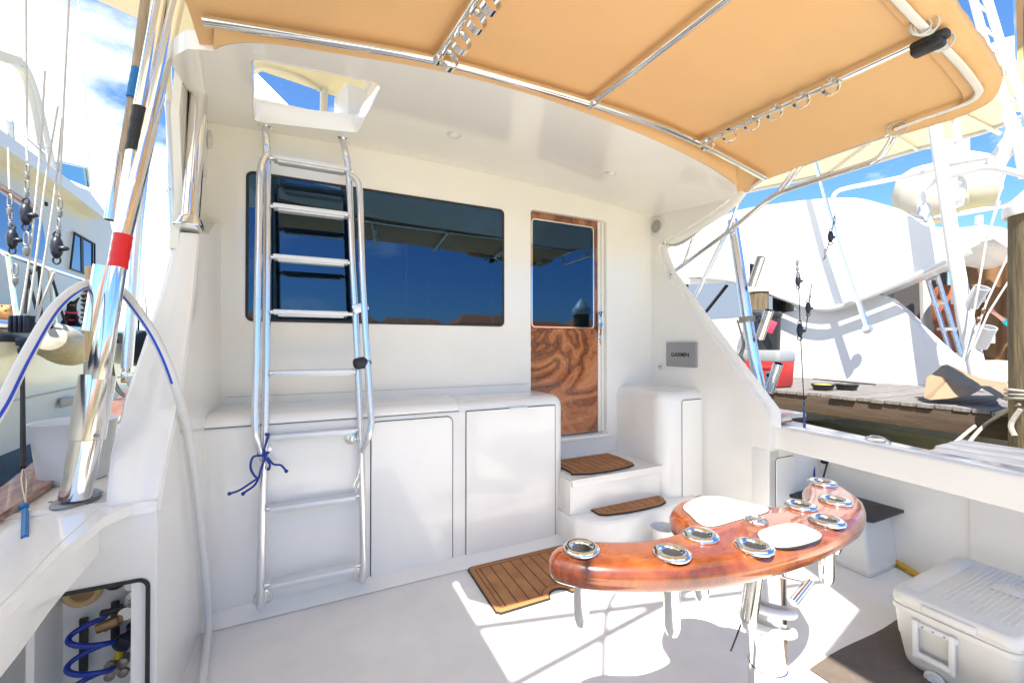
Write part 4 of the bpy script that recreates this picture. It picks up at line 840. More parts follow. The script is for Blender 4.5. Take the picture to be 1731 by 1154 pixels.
# red cooler
def onf2(x, y): return onz(x, y, ZD)
rc0 = V((6.75, 3.95, ZD)); p0 = onx(1243, 652, 6.4); p1 = onx(1346, 655, 6.4)
RC = V((6.62, 4.34, ZD)); rl_ = .72
rc = thing('cooler', 'red cooler with white lid standing on the dock', 'cooler', tuple(RC))
hz_ = onx(1300, 592, 6.4).z-ZD
def rcr(w_, h_, r, z): return [RC+V((x, y, z)) for x, y in rrect(w_, h_, r, 4)]
b = MB(); b.loft([rcr(.38, rl_-.10, .04, .004), rcr(.42, rl_-.05, .05, .03), rcr(.44, rl_, .05, hz_*.70)]); b.box(RC+V((-.225, -rl_/2+.16, hz_*.55)), (.02, .22, .05), bev=.008); b.build('cooler_body', RED, rc, ang=50)
b = MB(); b.loft([rcr(.445, rl_+.005, .05, hz_*.70), rcr(.455, rl_+.015, .05, hz_*.72), rcr(.45, rl_+.01, .05, hz_*.92), rcr(.42, rl_-.03, .05, hz_)]); b.box(RC+V((-.235, 0, hz_*.68)), (.02, .08, .09), bev=.006); b.build('cooler_lid', mat('grey_white_lid', (.24, .255, .28), .45), rc, ang=50)
b = MB(); p = onx(1232, 606, 6.9); b.box((7.1, p.y+.1, ZD+.24), (.5, .7, .48), bev=.02); b.box((7.1, p.y+.1, ZD+.50), (.53, .73, .05), bev=.015); b.build('blue_dock_box', BLUEBAG, label='blue box half hidden behind the red cooler on the dock', cat='box')
p = onx(1293, 560, 7.0); b = MB(); zt = onx(1293, 528, 7.0).z
b.lathe([(.20, ZD), (.24, zt-.08), (.26, zt-.08), (.26, zt-.04), (.24, zt), (.225, zt), (.18, ZD+.1)], (7.0, p.y, 0), (0, 0, 1), 26); tcn = b.build('trash_bin', BLK, label='black bin with lining bag standing behind the red cooler', cat='bin')
b = MB(); b.ball((6.93, p.y+.1, zt-.01), .19, (1, 1.1, .35)); b.build('bin_bag', RUBBER, tcn)
b = MB(); pq = onx(1303, 552, 6.72); b.box(pq, (.02, .14, .20), Matrix.Rotation(R(25), 3, 'X'), bev=.006); b.build('pink_sticker', PINK, tcn)
for px, lab, m2 in (((1391, 657), 'black pet bowl with yellow food on the dock, left of the pair', mat('yellow_food', (.6, .45, .08), .8)), ((1431, 657), 'empty black pet bowl on the dock, right of the pair', BLK)):
    p = onz(*px, ZD+.02); o_ = thing('pet_bowl', lab, 'bowl', (p.x, p.y, ZD), 'pet bowls on the dock')
    b = MB(); b.lathe([(.11, ZD+.004), (.15, ZD+.09), (.155, ZD+.09), (.14, ZD+.085), (.10, ZD+.02)], (p.x, p.y, 0), (0, 0, 1), 24); b.build('bowl', BLK, o_)
    b = MB(); b.lathe([(.135, ZD+.075), (.10, ZD+.085), (.01, ZD+.09)], (p.x, p.y, 0), (0, 0, 1), 18); b.build('bowl_filling', m2, o_)
b = MB(); b.tube([onz(1375, 640, ZD+.01), onz(1480, 650, ZD+.01)], .012, 6); b.build('dock_cable', ROPEBK, label='thin black cable lying across the dock planks', cat='cable')
# crumpled tarp on the dock edge
def tp(x, y, d): return atd(x, y, d)
tv = [tp(1562, 672, 4.75), tp(1572, 676, 4.65), tp(1640, 668, 4.45), tp(1660, 656, 4.5), tp(1703, 678, 4.25),            # 0-4 front hem
      tp(1566, 640, 4.85), tp(1592, 617, 4.95), tp(1605, 638, 4.7), tp(1628, 655, 4.55), tp(1602, 615, 5.0), tp(1640, 632, 5.0), tp(1655, 652, 4.7), tp(1690, 650, 4.7), tp(1703, 645, 4.8), tp(1600, 628, 5.3), tp(1660, 640, 5.3), tp(1705, 645, 5.3), tp(1570, 655, 5.2)]
tf = [(0, 1, 7, 5), (1, 2, 8, 7), (2, 3, 11, 8), (5, 7, 6), (6, 7, 9), (7, 8, 10, 9), (8, 11, 10), (3, 4, 12, 11), (4, 13, 12), (11, 12, 10), (9, 10, 15, 14), (10, 12, 16, 15), (12, 13, 16), (5, 6, 14, 17), (6, 9, 14), (0, 5, 17)]
b = MB(); vs_ = b.ring(tv)
for f in tf: b.face([vs_[i] for i in f])
bmesh.ops.triangulate(b.bm, faces=b.bm.faces[:]); 
for _ in range(2): bmesh.ops.subdivide_edges(b.bm, edges=b.bm.edges[:], cuts=1)
for v in b.bm.verts: v.co += V((0, 0, 1))*.022*mnoise.noise(v.co*5); v.co.z = max(v.co.z, ZD+.006)
b.bm.normal_update(); bmesh.ops.solidify(b.bm, geom=b.bm.faces[:], thickness=.006); b.build('folded_tarp', TARP, ang=25, label='crumpled tan tarp lying on the edge of the dock by the thick piling', cat='tarp')

# ================================================================ starboard neighbour yacht
NX = 9.0
ny = thing('sport_yacht', 'large white sport yacht with tower lying beyond the dock', 'yacht', (11, 6, 0))
def NP(px, X=NX): return [onx(*p, X) for p in px]
b = MB(); b.prism(NP([(1105, 560), (1110, 455), (1180, 470), (1290, 478), (1345, 505), (1400, 515), (1450, 502), (1480, 496), (1500, 503), (1530, 527), (1562, 560), (1600, 595), (1640, 630), (1660, 650), (1662, 700), (1105, 720)]), (.25, 0, 0)); b.build('cabin_side', NWHITE, ny)
up = spline(NP([(1095, 450), (1112, 425), (1150, 398), (1200, 375), (1250, 355), (1330, 342), (1400, 335), (1450, 335), (1490, 345), (1515, 358), (1535, 366), (1560, 380), (1585, 384)], NX-.15), 3)
lw = spline(NP([(1655, 412), (1620, 430), (1560, 458), (1500, 484), (1455, 502), (1410, 517), (1370, 516), (1330, 502), (1280, 485), (1220, 472), (1160, 468), (1095, 470)], NX-.15), 3)
b = MB(); b.prism(up+NP([(1612, 386), (1640, 386)], NX-.15)+lw, (.6, 0, 0)); b.build('bridge_fairing', NWHITE, ny)
b = MB(); b.tube(spline(NP([(1640, 424), (1560, 461), (1500, 487), (1455, 505), (1410, 521), (1370, 520), (1330, 506), (1280, 489)], NX-.22), 3), .05, 8); b.build('fairing_lip', NWHITE, ny)
b = MB(); b.prism(NP([(1150, 482), (1232, 478), (1290, 490), (1330, 508), (1350, 524), (1300, 532), (1180, 540), (1150, 540)], NX-.012), (.01, 0, 0)); nwn = b.build('side_window', YGLASS, ny, smooth=False)
b = MB(); b.tube(NP([(1182, 540), (1228, 482)], NX-.03), .03, 6); b.build('window_mullion', DARKGAP, nwn)
b = MB(); b.prism(NP([(1580, 440), (1584, 400), (1605, 387), (1640, 383), (1662, 380), (1692, 384), (1712, 402), (1720, 416), (1706, 420), (1680, 404), (1655, 409), (1640, 417), (1600, 436)], NX-.12), (1.9, 0, 0)); b.build('overhang', NWHITE, ny)
b = MB(); b.prism(NP([(1590, 440), (1640, 405), (1760, 405), (1760, 455), (1590, 460)], NX+2.2), (.05, 0, 0)); b.build('overhang_liner', mat('liner_beige', (.55, .50, .44), .5), ny)
b = MB(); b.prism(NP([(1430, 440), (1600, 400), (1600, 700), (1430, 700)], NX+2.4), (.05, 0, 0)); b.build('cockpit_bulkhead', DGREY, ny)
b = MB(); b.prism(NP([(1466, 492), (1500, 484), (1509, 490), (1509, 530), (1500, 540), (1466, 510)], NX+2.36), (.03, 0, 0)); b.build('salon_window', YGLASS, ny, smooth=False)
b = MB(); b.tube(NP([(1563, 450), (1566, 560)], NX+2.0), .09, 8); b.build('door_post', NWALL, ny)
cu = MB(); A_ = NP([(1618, 452), (1760, 436), (1760, 640), (1618, 640)], NX+2.1)
def curt(u, v):
    p = A_[0].lerp(A_[1], u).lerp(A_[3].lerp(A_[2], u), v); return p+V((.03*math.sin(u*26+2*v)+.02*mnoise.noise(p*1.7), 0, 0))
cu.grid(curt, 40, 12, .01); cu.build('cockpit_curtain', CURT, ny)
b = MB(); b.prism(NP([(1570, 645), (1760, 640), (1760, 700), (1570, 700)], NX+1.6), (.4, 0, 0)); b.build('cockpit_coaming', NWALL, ny)
b = MB(); b.box(onx(1600, 540, NX+1.8), (.3, .3, 1.3), bev=.08); b.box(onx(1592, 525, NX+1.75), (.25, .25, .5), bev=.08); lv = b.build('life_vests', ORANGE, ny)
# cockpit ladder
b = MB(); l0, l1 = NP([(1562, 452), (1607, 598)], NX+.6); l2, l3 = NP([(1578, 446), (1633, 630)], NX+.6)
b.tube([l0, l1], .035, 8); b.tube([l2, l3], .035, 8); b.tube(spline(NP([(1585, 442), (1600, 441), (1610, 455), (1622, 500), (1640, 560)], NX+.55), 4), .03, 8)
for k in range(4):
    t = (.14+.26*k); b.box((l0.lerp(l1, t)+l2.lerp(l3, t))*.5, (.08, (l0.lerp(l1, t)-l2.lerp(l3, t)).length, .05))
b.build('cockpit_ladder', ALU, ny)
# outrigger poles with rod holders
b = MB(); b.tube(NP([(1571, 150), (1588, 262), (1612, 420), (1632, 540), (1656, 645)], NX-.5), [.075, .08, .085, .095, .10], 12); b.build('outrigger_pole', WALU, ny)
b = MB(); b.tube(NP([(1604, 100), (1614, 195), (1622, 260), (1628, 320), (1622, 345), (1606, 352)], NX+.5), .05, 8)
for (xa, ya), (xb, yb) in (((1577, 205), (1613, 202)), ((1583, 240), (1617, 238)), ((1588, 276), (1619, 273)), ((1592, 313), (1624, 310))): b.tube([onx(xa, ya, NX-.4), onx(xb, yb, NX+.5)], .03, 8)
b.build('tower_ladder', WALU, ny)
b = MB(); b.tube(NP([(1377, 270), (1405, 370), (1440, 475), (1465, 550)], NX-.4), [.03, .035, .04, .045], 8); b.lathe([(.09, 0), (.05, .06)], onx(1466, 556, NX-.26), (-1, 0, .3), 12); b.build('side_outrigger', ALU, ny)
for (x0, y0), (x1, y1) in (((1640, 518), (1660, 486)), ((1655, 586), (1672, 553))):
    b = MB(); rod_tube(b, onx(x0, y0, NX-.5), onx(x1, y1, NX-.6), .085); rh = b.build('rod_holder', WALU, ny); b = MB(); b.box(onx(x0-4, y0-14, NX-.5), (.04, .35, .14), bev=.01); b.build('bracket', WALU, rh)
b = MB()
for px in ([(1668, 400), (1655, 480), (1640, 560), (1625, 620)], [(1705, 430), (1668, 510), (1640, 590)], [(1705, 475), (1670, 530), (1640, 600)], [(1690, 340), (1668, 402)]): b.tube(NP(px, NX-.7), .012, 6)
b.build('halyard', ROPEW, ny)
b = MB()
for px in ((1662, 525), (1655, 540)): p = onx(*px, NX-.7); b.ball(p, .035, (1, .6, 1.3), sub=2)
b.build('line_fitting', BRASS, ny)
b = MB(); b.tube(NP([(1622, 660), (1655, 648)], NX+.3), .2, 10); b.box(onx(1650, 640, NX+.4), (.5, .6, .5), bev=.08); b.build('cockpit_seat', NWHITE, ny)
# bridge rails, half tower, hard top and covered chairs
b = MB()
b.tube(spline(NP([(1408, 335), (1414, 325), (1432, 318), (1500, 305), (1560, 292), (1600, 280), (1665, 268), (1676, 272), (1680, 282)], NX+.2), 4), .04, 8)
b.tube(spline(NP([(1575, 385), (1562, 350), (1560, 330), (1568, 315), (1590, 303), (1640, 290), (1668, 284), (1700, 288), (1760, 305)], NX+.4), 4), .045, 8)
b.tube(NP([(1575, 370), (1640, 358), (1760, 335)], NX+.6), .04, 8); b.tube(NP([(1574, 372), (1538, 362)], NX+.5), .03, 8)
b.tube(NP([(1555, 340), (1558, 380)], NX+1), .05, 8); b.tube(NP([(1566, 345), (1572, 385)], NX+1), .05, 8); b.build('bridge_rail', WALU, ny)
b = MB()
tw0, tw1 = NP([(1638, -30), (1668, 85), (1712, 205), (1740, 260)], NX+1.2), NP([(1660, -30), (1690, 70), (1731, 180), (1760, 240)], NX+1.2)
b.tube(tw0, .055, 8); b.tube(tw1, .055, 8)
for i in range(3):
    for t in (0., .33, .66): b.tube([tw0[i].lerp(tw0[i+1], t), tw1[i].lerp(tw1[i+1], t+.2 if t < .6 else .95)], .03, 6)
b.tube(NP([(1578, -30), (1582, 15), (1600, 15), (1602, -30)], NX+1.5), .04, 8); b.tube(NP([(1600, 8), (1602, 60)], NX+1.5), .05, 8)
b.tube(NP([(1715, 205), (1690, 280)], NX+.8), .07, 8); b.tube(NP([(1700, 190), (1722, 250), (1731, 300)], NX+1.0), .06, 8); b.tube(NP([(1690, 285), (1735, 215)], NX+1.3), .05, 8); b.tube(NP([(1660, 290), (1700, 235), (1760, 215)], NX+1.6), .05, 8); b.build('tuna_tower', WALU, ny)
hth = [onx(*p, X_) for p, X_ in (((1300, 300), NX-.3), ((1420, 288), NX-.3), ((1520, 268), NX-.3), ((1620, 240), NX-.3), ((1700, 210), NX-.3))]
zt_ = hth[2].z+.1
def hz2(x, y): return onz(x, y, 5.9)
b = MB(); q = [hz2(*p) for p in [(1250, 325), (1340, 306), (1440, 284), (1560, 248), (1660, 222), (1706, 205), (1716, 190), (1690, 165), (1600, 180), (1480, 220), (1350, 260), (1270, 290)]]
b.prism(q, (0, 0, .12)); htp = b.build('hardtop', CREAM, ny)
b = MB(); b.tube([p+V((0, 0, -.03)) for p in q[:6]], .05, 8); b.tube([hz2(1400, 293)+V((0, 0, -.05)), hz2(1470, 240)+V((0, 0, -.05))], .03, 6); b.tube([hz2(1615, 185)+V((0, 0, -.05)), hz2(1690, 222)+V((0, 0, -.05))], .04, 6); b.tube([hz2(1510, 225)+V((0, 0, -.05)), hz2(1550, 250)+V((0, 0, -.05)), hz2(1600, 240)+V((0, 0, -.05))], .03, 6); b.build('hardtop_frame', WALU, htp)
q2 = [onz(*p, 7.4) for p in [(1655, 108), (1690, 104), (1760, 112), (1790, 190), (1745, 186), (1700, 182), (1670, 160)]]
b = MB(); b.prism(q2, (0, 0, .12)); tp2 = b.build('tower_top', CREAM, ny)
b = MB(); b.prism([p+V((0, 0, .12)) for p in inset([(p.x, p.y) for p in q2], .02) and q2], (0, 0, .05)); b.tube([q2[0], q2[6], q2[5], q2[4]], .07, 8); b.build('top_edge', NWHITE, tp2)
pr_ = atd(1692, 98, 12.6); b = MB(); b.lathe([(.60, -.2), (.62, 0), (.60, .22), (.45, .36), (.05, .40)], pr_, (0, 0, 1), 28); b.build('radar_dome', NWHITE, ny)
b = MB(); b.lathe([(.02, .0), (.10, .05), (.10, .08), (.02, .09)], atd(1715, 150, 12.2), (-.4, -.8, -.4), 16); b.build('spot_lamp', STEEL, ny)
def chair(px_list, d, name):
    (x0, y0), (x1, y1), (x2, y2) = px_list     # top centre, widest, bottom
    pass
for prof_, cxp_, d_ in (([(8, 375, 26), (30, 365, 40), (60, 350, 50), (85, 320, 52), (100, 296, 46), (104, 285, 30)], 1572, 12.4), ([(10, 362, 20), (30, 355, 45), (52, 330, 56), (62, 300, 54), (58, 275, 44), (30, 262, 20)], 1620, 12.8)):
    rings = []
    for _, yy, hw in prof_:
        c_ = atd(cxp_, yy, d_); r_ = hw/F*d_
        rings.append([c_+V((cyw, -syw, 0))*r_*math.cos(2*math.pi*k/24)*(1+.04*math.sin(k*3+yy))+V((syw, cyw, 0))*r_*.8*math.sin(2*math.pi*k/24) for k in range(24)])
    b = MB(); b.loft(rings); cc = b.build('chair_cover', COVERC, ny, ang=60)
b = MB(); c_ = atd(1615, 262, 12.8); b.box(c_, (.7, .6, 1.0), Matrix.Rotation(R(20), 3, 'Z'), bev=.18, seg=4); b.build('console_cover', COVERC, ny)
b = MB(); b.tube([onx(1654, 388, NX+.8), onx(1655, 365, NX+.8)], .05, 8); b.tube([onx(1700, 290, NX+1), onx(1670, 400, NX+1)], .012, 5); b.build('antenna_stub', WALU, ny)
b = MB(); b.box((NX+3.2, 14, .3), (5.2, 30, 1.5), bev=.1); b.build('hull', NWHITE, ny)

# ================================================================ port side: outrigger tubes, poles and hose
og = thing('outrigger_tube', 'thick chrome outrigger tube on oval grey foot on the port covering board', 'outrigger', tuple(onz(130, 845, .80)))
fb_ = onz(130, 845, .80)
b = MB(); b.lathe([(.085, 0), (.085, .007), (.078, .011), (.04, .013)], fb_, (0, 0, 1), 32, sx=1.15, sy=.62)
for k in range(4): a = R(45+90*k); b.lathe([(.006, .0105), (.005, .013)], fb_+V((.075*math.cos(a), .035*math.sin(a), 0)), (0, 0, 1), 8)
b.build('foot_flange', GREYFL, og)
q0, q1, q2 = atd(127, 842, 1.34), atd(146, 742, 1.36), atd(166, 634, 1.39)
b = MB(); b.tube([q0+(q0-q1).normalized()*.0, q1], .0395, 24); b.build('lower_tube', STEEL, og)
b = MB(); rod_tube(b, q1, q2, .0465); slv = b.build('sleeve', STEEL, og, ang=60)
b = MB()
for px in ((126, 736), (164, 736)): b.ball(atd(*px, 1.345), .006, sub=2)
b.build('set_screw', GREYFL, slv)
b = MB(); b.box(atd(147, 622, 1.42), (.012, .03, .05), bev=.005); b.build('pull_tab', FENDW, og)
poles = thing('outrigger_pole', 'pair of long chrome outrigger poles rising from the thick tube, red and black tape bands', 'outrigger', tuple(atd(160, 650, 1.39)))
T1 = [atd(158, 650, 1.385), atd(183, 530, 1.40), atd(208, 380, 1.46), atd(227, 258, 1.515), atd(239, 185, 1.547), atd(272, 0, 1.64), atd(300, -160, 1.8)]
T2 = [atd(170, 640, 1.37), atd(187, 530, 1.385), atd(199, 453, 1.417), atd(208.5, 398, 1.44), atd(240, 270, 1.52), atd(300, 0, 1.66), atd(332, -150, 1.8)]
b = MB(); b.tube(T1, .0245, 20); b.build('pole', STEEL, poles); b = MB(); b.tube(T2, .0245, 20); b.build('pole', STEEL, poles)
b = MB(); rod_tube(b, atd(159, 560, 1.395), atd(177, 450, 1.41), .030); b.build('upper_sleeve', STEEL, poles, ang=60)
def band(a_, c_, r, m, name, lab, par): b = MB(); b.tube(spline([a_, a_.lerp(c_, .33), a_.lerp(c_, .67), c_], 4), [r*(1+.03*math.sin(k*1.7)) for k in range(13)], 20); return b.build(name, m, par, label=lab)
band(T2[2], T2[3], .0262, REDT, 'tape_band', 'red tape band', poles)
band(T1[3], T1[4], .0265, BLKT, 'tape_band', 'black ribbed tape band', poles)
wp_ = thing('wooden_pole', 'old bare wooden pole with blue tape standing in a chrome holder behind the outriggers', 'pole', tuple(atd(186, 370, 1.7)))
b = MB(); b.tube([atd(196, 330, 1.72), atd(222, 180, 1.74), atd(234, 90, 1.76), atd(248, -20, 1.78), atd(256, -90, 1.8)], .0165, 14); b.build('shaft', mat('bare_wood', (.50, .38, .25), .8, var=.3, dark=(.30, .24, .19), vs=20, bump=.4, bs=60, stretch=(3, 3, .4)), wp_)
band(atd(223, 166, 1.735), atd(232, 117, 1.75), .0195, BLUT, 'tape_band', 'blue tape band', wp_)
b = MB(); rod_tube(b, atd(186, 372, 1.70), atd(200, 258, 1.72), .020); b.build('holder', STEEL, wp_, ang=60)
# second outrigger on the cabin side with its knuckle
vo = thing('folded_outrigger', 'slim pale outrigger tube hinged on a steel knuckle beside the port wing', 'outrigger', tuple(atd(228, 645, 2.35)))
b = MB(); b.tube([atd(214, 622, 2.3), atd(224, 500, 2.34), atd(232, 380, 2.38), atd(252, 200, 2.5), atd(276, 0, 2.7)], .026, 16); b.build('tube', ALU, vo)
b = MB(); b.tube([atd(214, 618, 2.3), atd(213, 640, 2.3)], .02, 12); b.box(atd(212, 636, 2.28), (.035, .03, .05), bev=.008); b.tube([atd(208, 643, 2.3), atd(226, 643, 2.3)], .016, 12); b.build('knuckle', STEEL, vo)
b = MB(); b.tube([atd(224, 644, 2.3), atd(250, 647, 2.3)], .037, 20); b.build('pivot_drum', WALU, vo)
# white rails at the cabin side
b = MB(); b.tube(spline([atd(303, 398, 3.1), atd(292, 270, 3.2), atd(286, 190, 3.3), atd(284, 178, 3.35), atd(287, 174, 3.4), atd(300, 172, 3.5)], 5), .026, 10); sr = b.build('side_rail', WALU, label='white painted grab rail rising outside the port cabin side', cat='rail')
b = MB(); b.tube([atd(297, 470, 3.3), atd(290, 310, 3.4), atd(284, 120, 3.6), atd(282, 40, 3.7)], .026, 10); b.torus(atd(290.5, 322, 3.4), UP, .03, .012, 16, 6); b.build('side_stay', ALU, label='grey metal stay with a collar standing outside the port cabin side', cat='stay')
# wash-down hose over the outriggers
hpts = [atd(-40, 745, .98), atd(0, 690, 1.02), atd(40, 610, 1.12), atd(90, 525, 1.25), atd(130, 488, 1.36), atd(162, 478, 1.47), atd(195, 484, 1.50), atd(222, 510, 1.48), atd(262, 570, 1.44), atd(294, 645, 1.46), atd(318, 730, 1.61), atd(330, 810, 1.70), atd(340, 900, 1.78), atd(350, 1000, 1.85), atd(352, 1058, 1.86), atd(346, 1120, 1.66), atd(338, 1170, 1.5)]
hs = thing('wash_hose', 'white wash down hose with blue stripe looped over the chrome outrigger tubes', 'hose', tuple(hpts[6]))
hsp = spline(hpts, 6); b = MB(); b.tube(hsp, .0148, 14); b.build('hose', HOSE, hs)
n_ = len(hsp); b = MB(); stp = []
for i in range(0, 55):
    p = hsp[i]; t_ = (hsp[i+1]-hsp[max(i-1, 0)]).normalized(); vw = (C0-p).normalized(); s_ = vw.cross(t_).normalized(); 
    up_ = (vw*.80+s_*-.42*(1 if i < 36 else 1)); up_ = (up_-t_*up_.dot(t_)).normalized(); stp.append(p+up_*.0116)
b.tube(stp, .0049, 8, flat=1); b.build('stripe', BLUSTR, hs)
# bucket
bk = thing('bucket', 'white tapered plastic bucket behind the thick chrome tube', 'bucket', tuple(onz(128, 800, .80)))
bc = atd(127, 790, 1.60); bc = V((bc.x, bc.y, .797)); zt_ = atd(127, 708, 1.62).z
b = MB(); hh = zt_-.797; prof = [(.090, 0), (.098, .012), (.110, hh*.5), (.122, hh*.985), (.126, hh), (.122, hh), (.118, hh*.97), (.094, .02), (.02, .012)]
b.lathe(prof, bc, (0, 0, 1), 40, caps=True); b.build('bucket_shell', BUCK, bk, ang=50)
# blue coil hose in the locker
pts = []
for k in range(60):
    t = k/59; a = 2*math.pi*(2.6*t)+1.2; p = ony(163-6*t, 1046+120*t, 1.93); pts.append(p+V((.058*math.cos(a), .03*math.sin(a)-.03, 0)))
b = MB(); b.tube(spline([ony(206, 1026, 1.90), ony(185, 1034, 1.90)]+pts, 2), .0085, 10); b.build('coiled_hose', BLUHOSE, label='blue coiled hose hanging inside the port locker', cat='hose')
b = MB(); b.tube([ony(207, 1025, 1.90), ony(186, 1033, 1.90), ony(170, 1036, 1.90)], [.011, .0115, .010], 10); b.build('hose_sleeve', BLK, label='black ribbed sleeve at the top end of the blue coiled hose', cat='hose sleeve')
# halyards with clips and pulleys to port
HD = 2.0
def hal(label, cord, blocks=(), swiv=(), r=.0042, m=ROPEW, d=HD): return tagline('halyard', label, cord, blocks, d, r, m, 'halyards and tag lines at the port outrigger', swiv)
hal('white halyard ending in snap clips and a black pulley, second from the left', [(14, 250), (16, 320)], [(21, 404, 36)], [(17, 345, 40), (18, 370, 30), (26, 462, 40)])
hal('white halyard with a swivel over the biggest black pulley', [(44, -20), (45, 150), (46, 272)], [(44, 362, 40)], [(46, 290, 30), (45, 318, 34), (45, 410, 46)])
hal('white halyard with a black pulley hanging before the twin window', [(118, -20), (110, 130), (104, 260), (101, 330)], [(96, 418, 40)], [(101, 350, 36), (99, 382, 30)])
hal('white double purchase line leading down to the ribbed black block, left one', [(76, 120), (66, 280), (48, 450), (34, 535)])
hal('white double purchase line leading down to the ribbed black block, right one', [(98, 180), (78, 300), (62, 430), (47, 535)])
hal('white purchase line at the right of the three leading to the ribbed block', [(105, 200), (92, 330), (72, 460), (60, 532)])
hal('short white line spliced to the pulley before the twin window', [(92, 460), (84, 480), (68, 520), (62, 545)], (), (), .006)
bb = thing('ribbed_block', 'large black ribbed pulley block at the foot of the white halyards', 'pulley block', tuple(atd(42, 560, HD)))
b = MB(); c_ = atd(42, 548, HD)
for k in range(4): b.box(c_+RT*(-.036+.024*k), (.018, .07, .085), Matrix.Rotation(-YAW, 3, 'Z'), bev=.008)
b.box(c_, (.10, .035, .05), Matrix.Rotation(-YAW, 3, 'Z'), bev=.006); b.box(atd(40, 578, HD), (.05, .035, .04), Matrix.Rotation(-YAW, 3, 'Z'), bev=.008); b.ball(atd(37, 592, HD), .016, (1, 1, 1.6), sub=2); b.build('block_body', NAVYB, bb)
e_ = onz(42, 908, .797)
b = MB(); b.tube([atd(38, 595, HD), atd(39, 790, 1.40)], .0075, 8); b.build('black_line', ROPEBK, bb)
b = MB(); b.tube(spline([atd(39, 790, 1.40), atd(36, 812, 1.36), atd(43, 850, 1.30)], 4), .0018, 5); b.tube(spline([atd(39, 790, 1.40), atd(44, 812, 1.36), atd(43, 850, 1.30)], 4), .0018, 5); b.build('wire_loop', STEEL, bb)
b = MB(); b.tube([atd(43, 858, 1.285), e_], .0075, 8); b.ball(atd(40, 856, 1.28), .012, sub=2); b.build('blue_end', ROPEBL if 0 else BLUT, bb)
b = MB(); b.box(atd(44, 868, 1.265), (.02, .012, .028), Matrix.Rotation(-YAW, 3, 'Z'), bev=.003); b.build('white_collar', WPLAS, bb)

# ================================================================ port neighbour motor yacht
YA = R(-4.5); YO = V((-2.96, 7.1, 0)); YDIR = V((math.sin(YA), math.cos(YA), 0)); YN = V((-math.cos(YA), math.sin(YA), 0))   # YN points outboard (away from us)
def YP(x, y, off=0.): return onpl(x, y, YO+YN*off, YN)
def yl(px, off=0.): return [YP(*p, off) for p in px]
my = thing('motor_yacht', 'white motor yacht with navy stripe and steel rails moored on the port side', 'yacht', tuple(YO))
zd = YP(60, 548).z
def ypt(s, z, off=0.): return YO+YDIR*s+YN*off+V((0, 0, z))
# hull as a lofted shell: section z/offset pairs along the length
b = MB(); rings = []
for s, w_ in ((-16, 0), (-8, -.05), (-2, -.02), (2, .02), (5, .25), (7.5, .7), (9.5, 1.4), (11, 2.2)):
    rings.append([ypt(s, -1.2, .5+w_*1.3), ypt(s, -.05, .30+w_*1.2), ypt(s, .9, .10+w_*1.05), ypt(s, zd-.18, .0+w_), ypt(s, zd-.02, 0+w_), ypt(s, zd, .06+w_), ypt(s, zd, 4.6-w_), ypt(s, -1.2, 4.2-w_)])
b.loft(rings); b.build('hull', NWHITE, my, ang=40)
b = MB(); b.tube([ypt(s, zd-.03, w_-.02) for s, w_ in ((-16, 0), (-8, -.05), (-2, -.02), (2, .02), (5, .25), (7.5, .7), (9.5, 1.4))], .045, 8); b.build('rub_rail', ALU, my)
b = MB(); b.loft([[ypt(s, zd-.20, w_-.012), ypt(s, zd-.06, w_-.012), ypt(s, zd-.06, w_+.05), ypt(s, zd-.20, w_+.05)] for s, w_ in ((-16, 0), (-8, -.05), (-2, -.02), (2, .02), (5, .25), (7.5, .7), (9.5, 1.4))]); b.build('navy_band', NAVY, my)
b = MB(); b.loft([[ypt(s, -1.2, .44+w_*1.25), ypt(s, .12, .262+w_*1.2), ypt(s, .12, .5+w_), ypt(s, -1.2, .9+w_)] for s, w_ in ((-16, 0), (-8, -.05), (-2, -.02), (2, .02), (5, .25), (7.5, .7))]); b.build('boot_top', NAVY, my)
b = MB(); b.tube([ypt(s, .72, .135+w_*1.07) for s, w_ in ((-16, 0), (-8, -.05), (-2, -.02), (2, .02), (5, .25), (7.5, .7))], .012, 6); b.build('hull_knuckle', mat('knuckle_grey', (.45, .44, .42), .5), my)  # plain grey line along the hull knuckle
OF = .75
cz = [YP(*p, OF) for p in ((-160, 110), (0, 232), (90, 300), (150, 345), (186, 372), (192, 400), (195, 470), (195, 560), (-160, 560))]
b = MB(); b.prism(cz, YN*3.2); b.build('cabin_side', NWALL, my)
b = MB(); b.prism([YP(*p, OF-.25) for p in ((-160, 95), (0, 218), (60, 262), (120, 306), (160, 338), (186, 366), (180, 372), (120, 325), (60, 285), (0, 246), (-160, 128))], YN*.8); b.build('brow', NWHITE, my)
b = MB(); b.prism([YP(*p, OF-.01) for p in ((-60, 285), (0, 325), (40, 352), (72, 375), (78, 420), (72, 440), (30, 428), (-60, 402))], YN*.02); b.build('large_window', YGLASS, my, smooth=False)
b = MB(); b.prism([YP(*p, OF-.012) for p in ((126, 393), (143, 403), (160, 412), (160, 468), (142, 461), (119, 454))], YN*.02); tw = b.build('twin_window', YGLASS, my, smooth=False)
b = MB(); b.prism([YP(*p, OF-.02) for p in ((137, 400), (141, 402), (142, 461), (138, 460))], YN*.02); b.build('mullion', DARKGAP, tw)
b = MB(); b.tube([YP(*p, OF-.03) for p in ((126, 393), (160, 412), (160, 468), (119, 454), (126, 393))], .014, 6); b.build('window_frame', RUBBER, tw)
b = MB(); b.box(YP(78, 345, OF-.01), (.03, .03, .06)); b.build('deck_light', DARKGAP, my)
b = MB(); b.prism([YP(*p, OF+.5) for p in ((94, 272), (147, 284), (152, 318), (98, 296))], YN*.02); b.build('windscreen', SCREEN, my, smooth=False)
b = MB(); b.tube([YP(*p, OF+.48) for p in ((94, 272), (147, 284), (152, 318))], .02, 6); b.build('screen_frame', ALU, my)
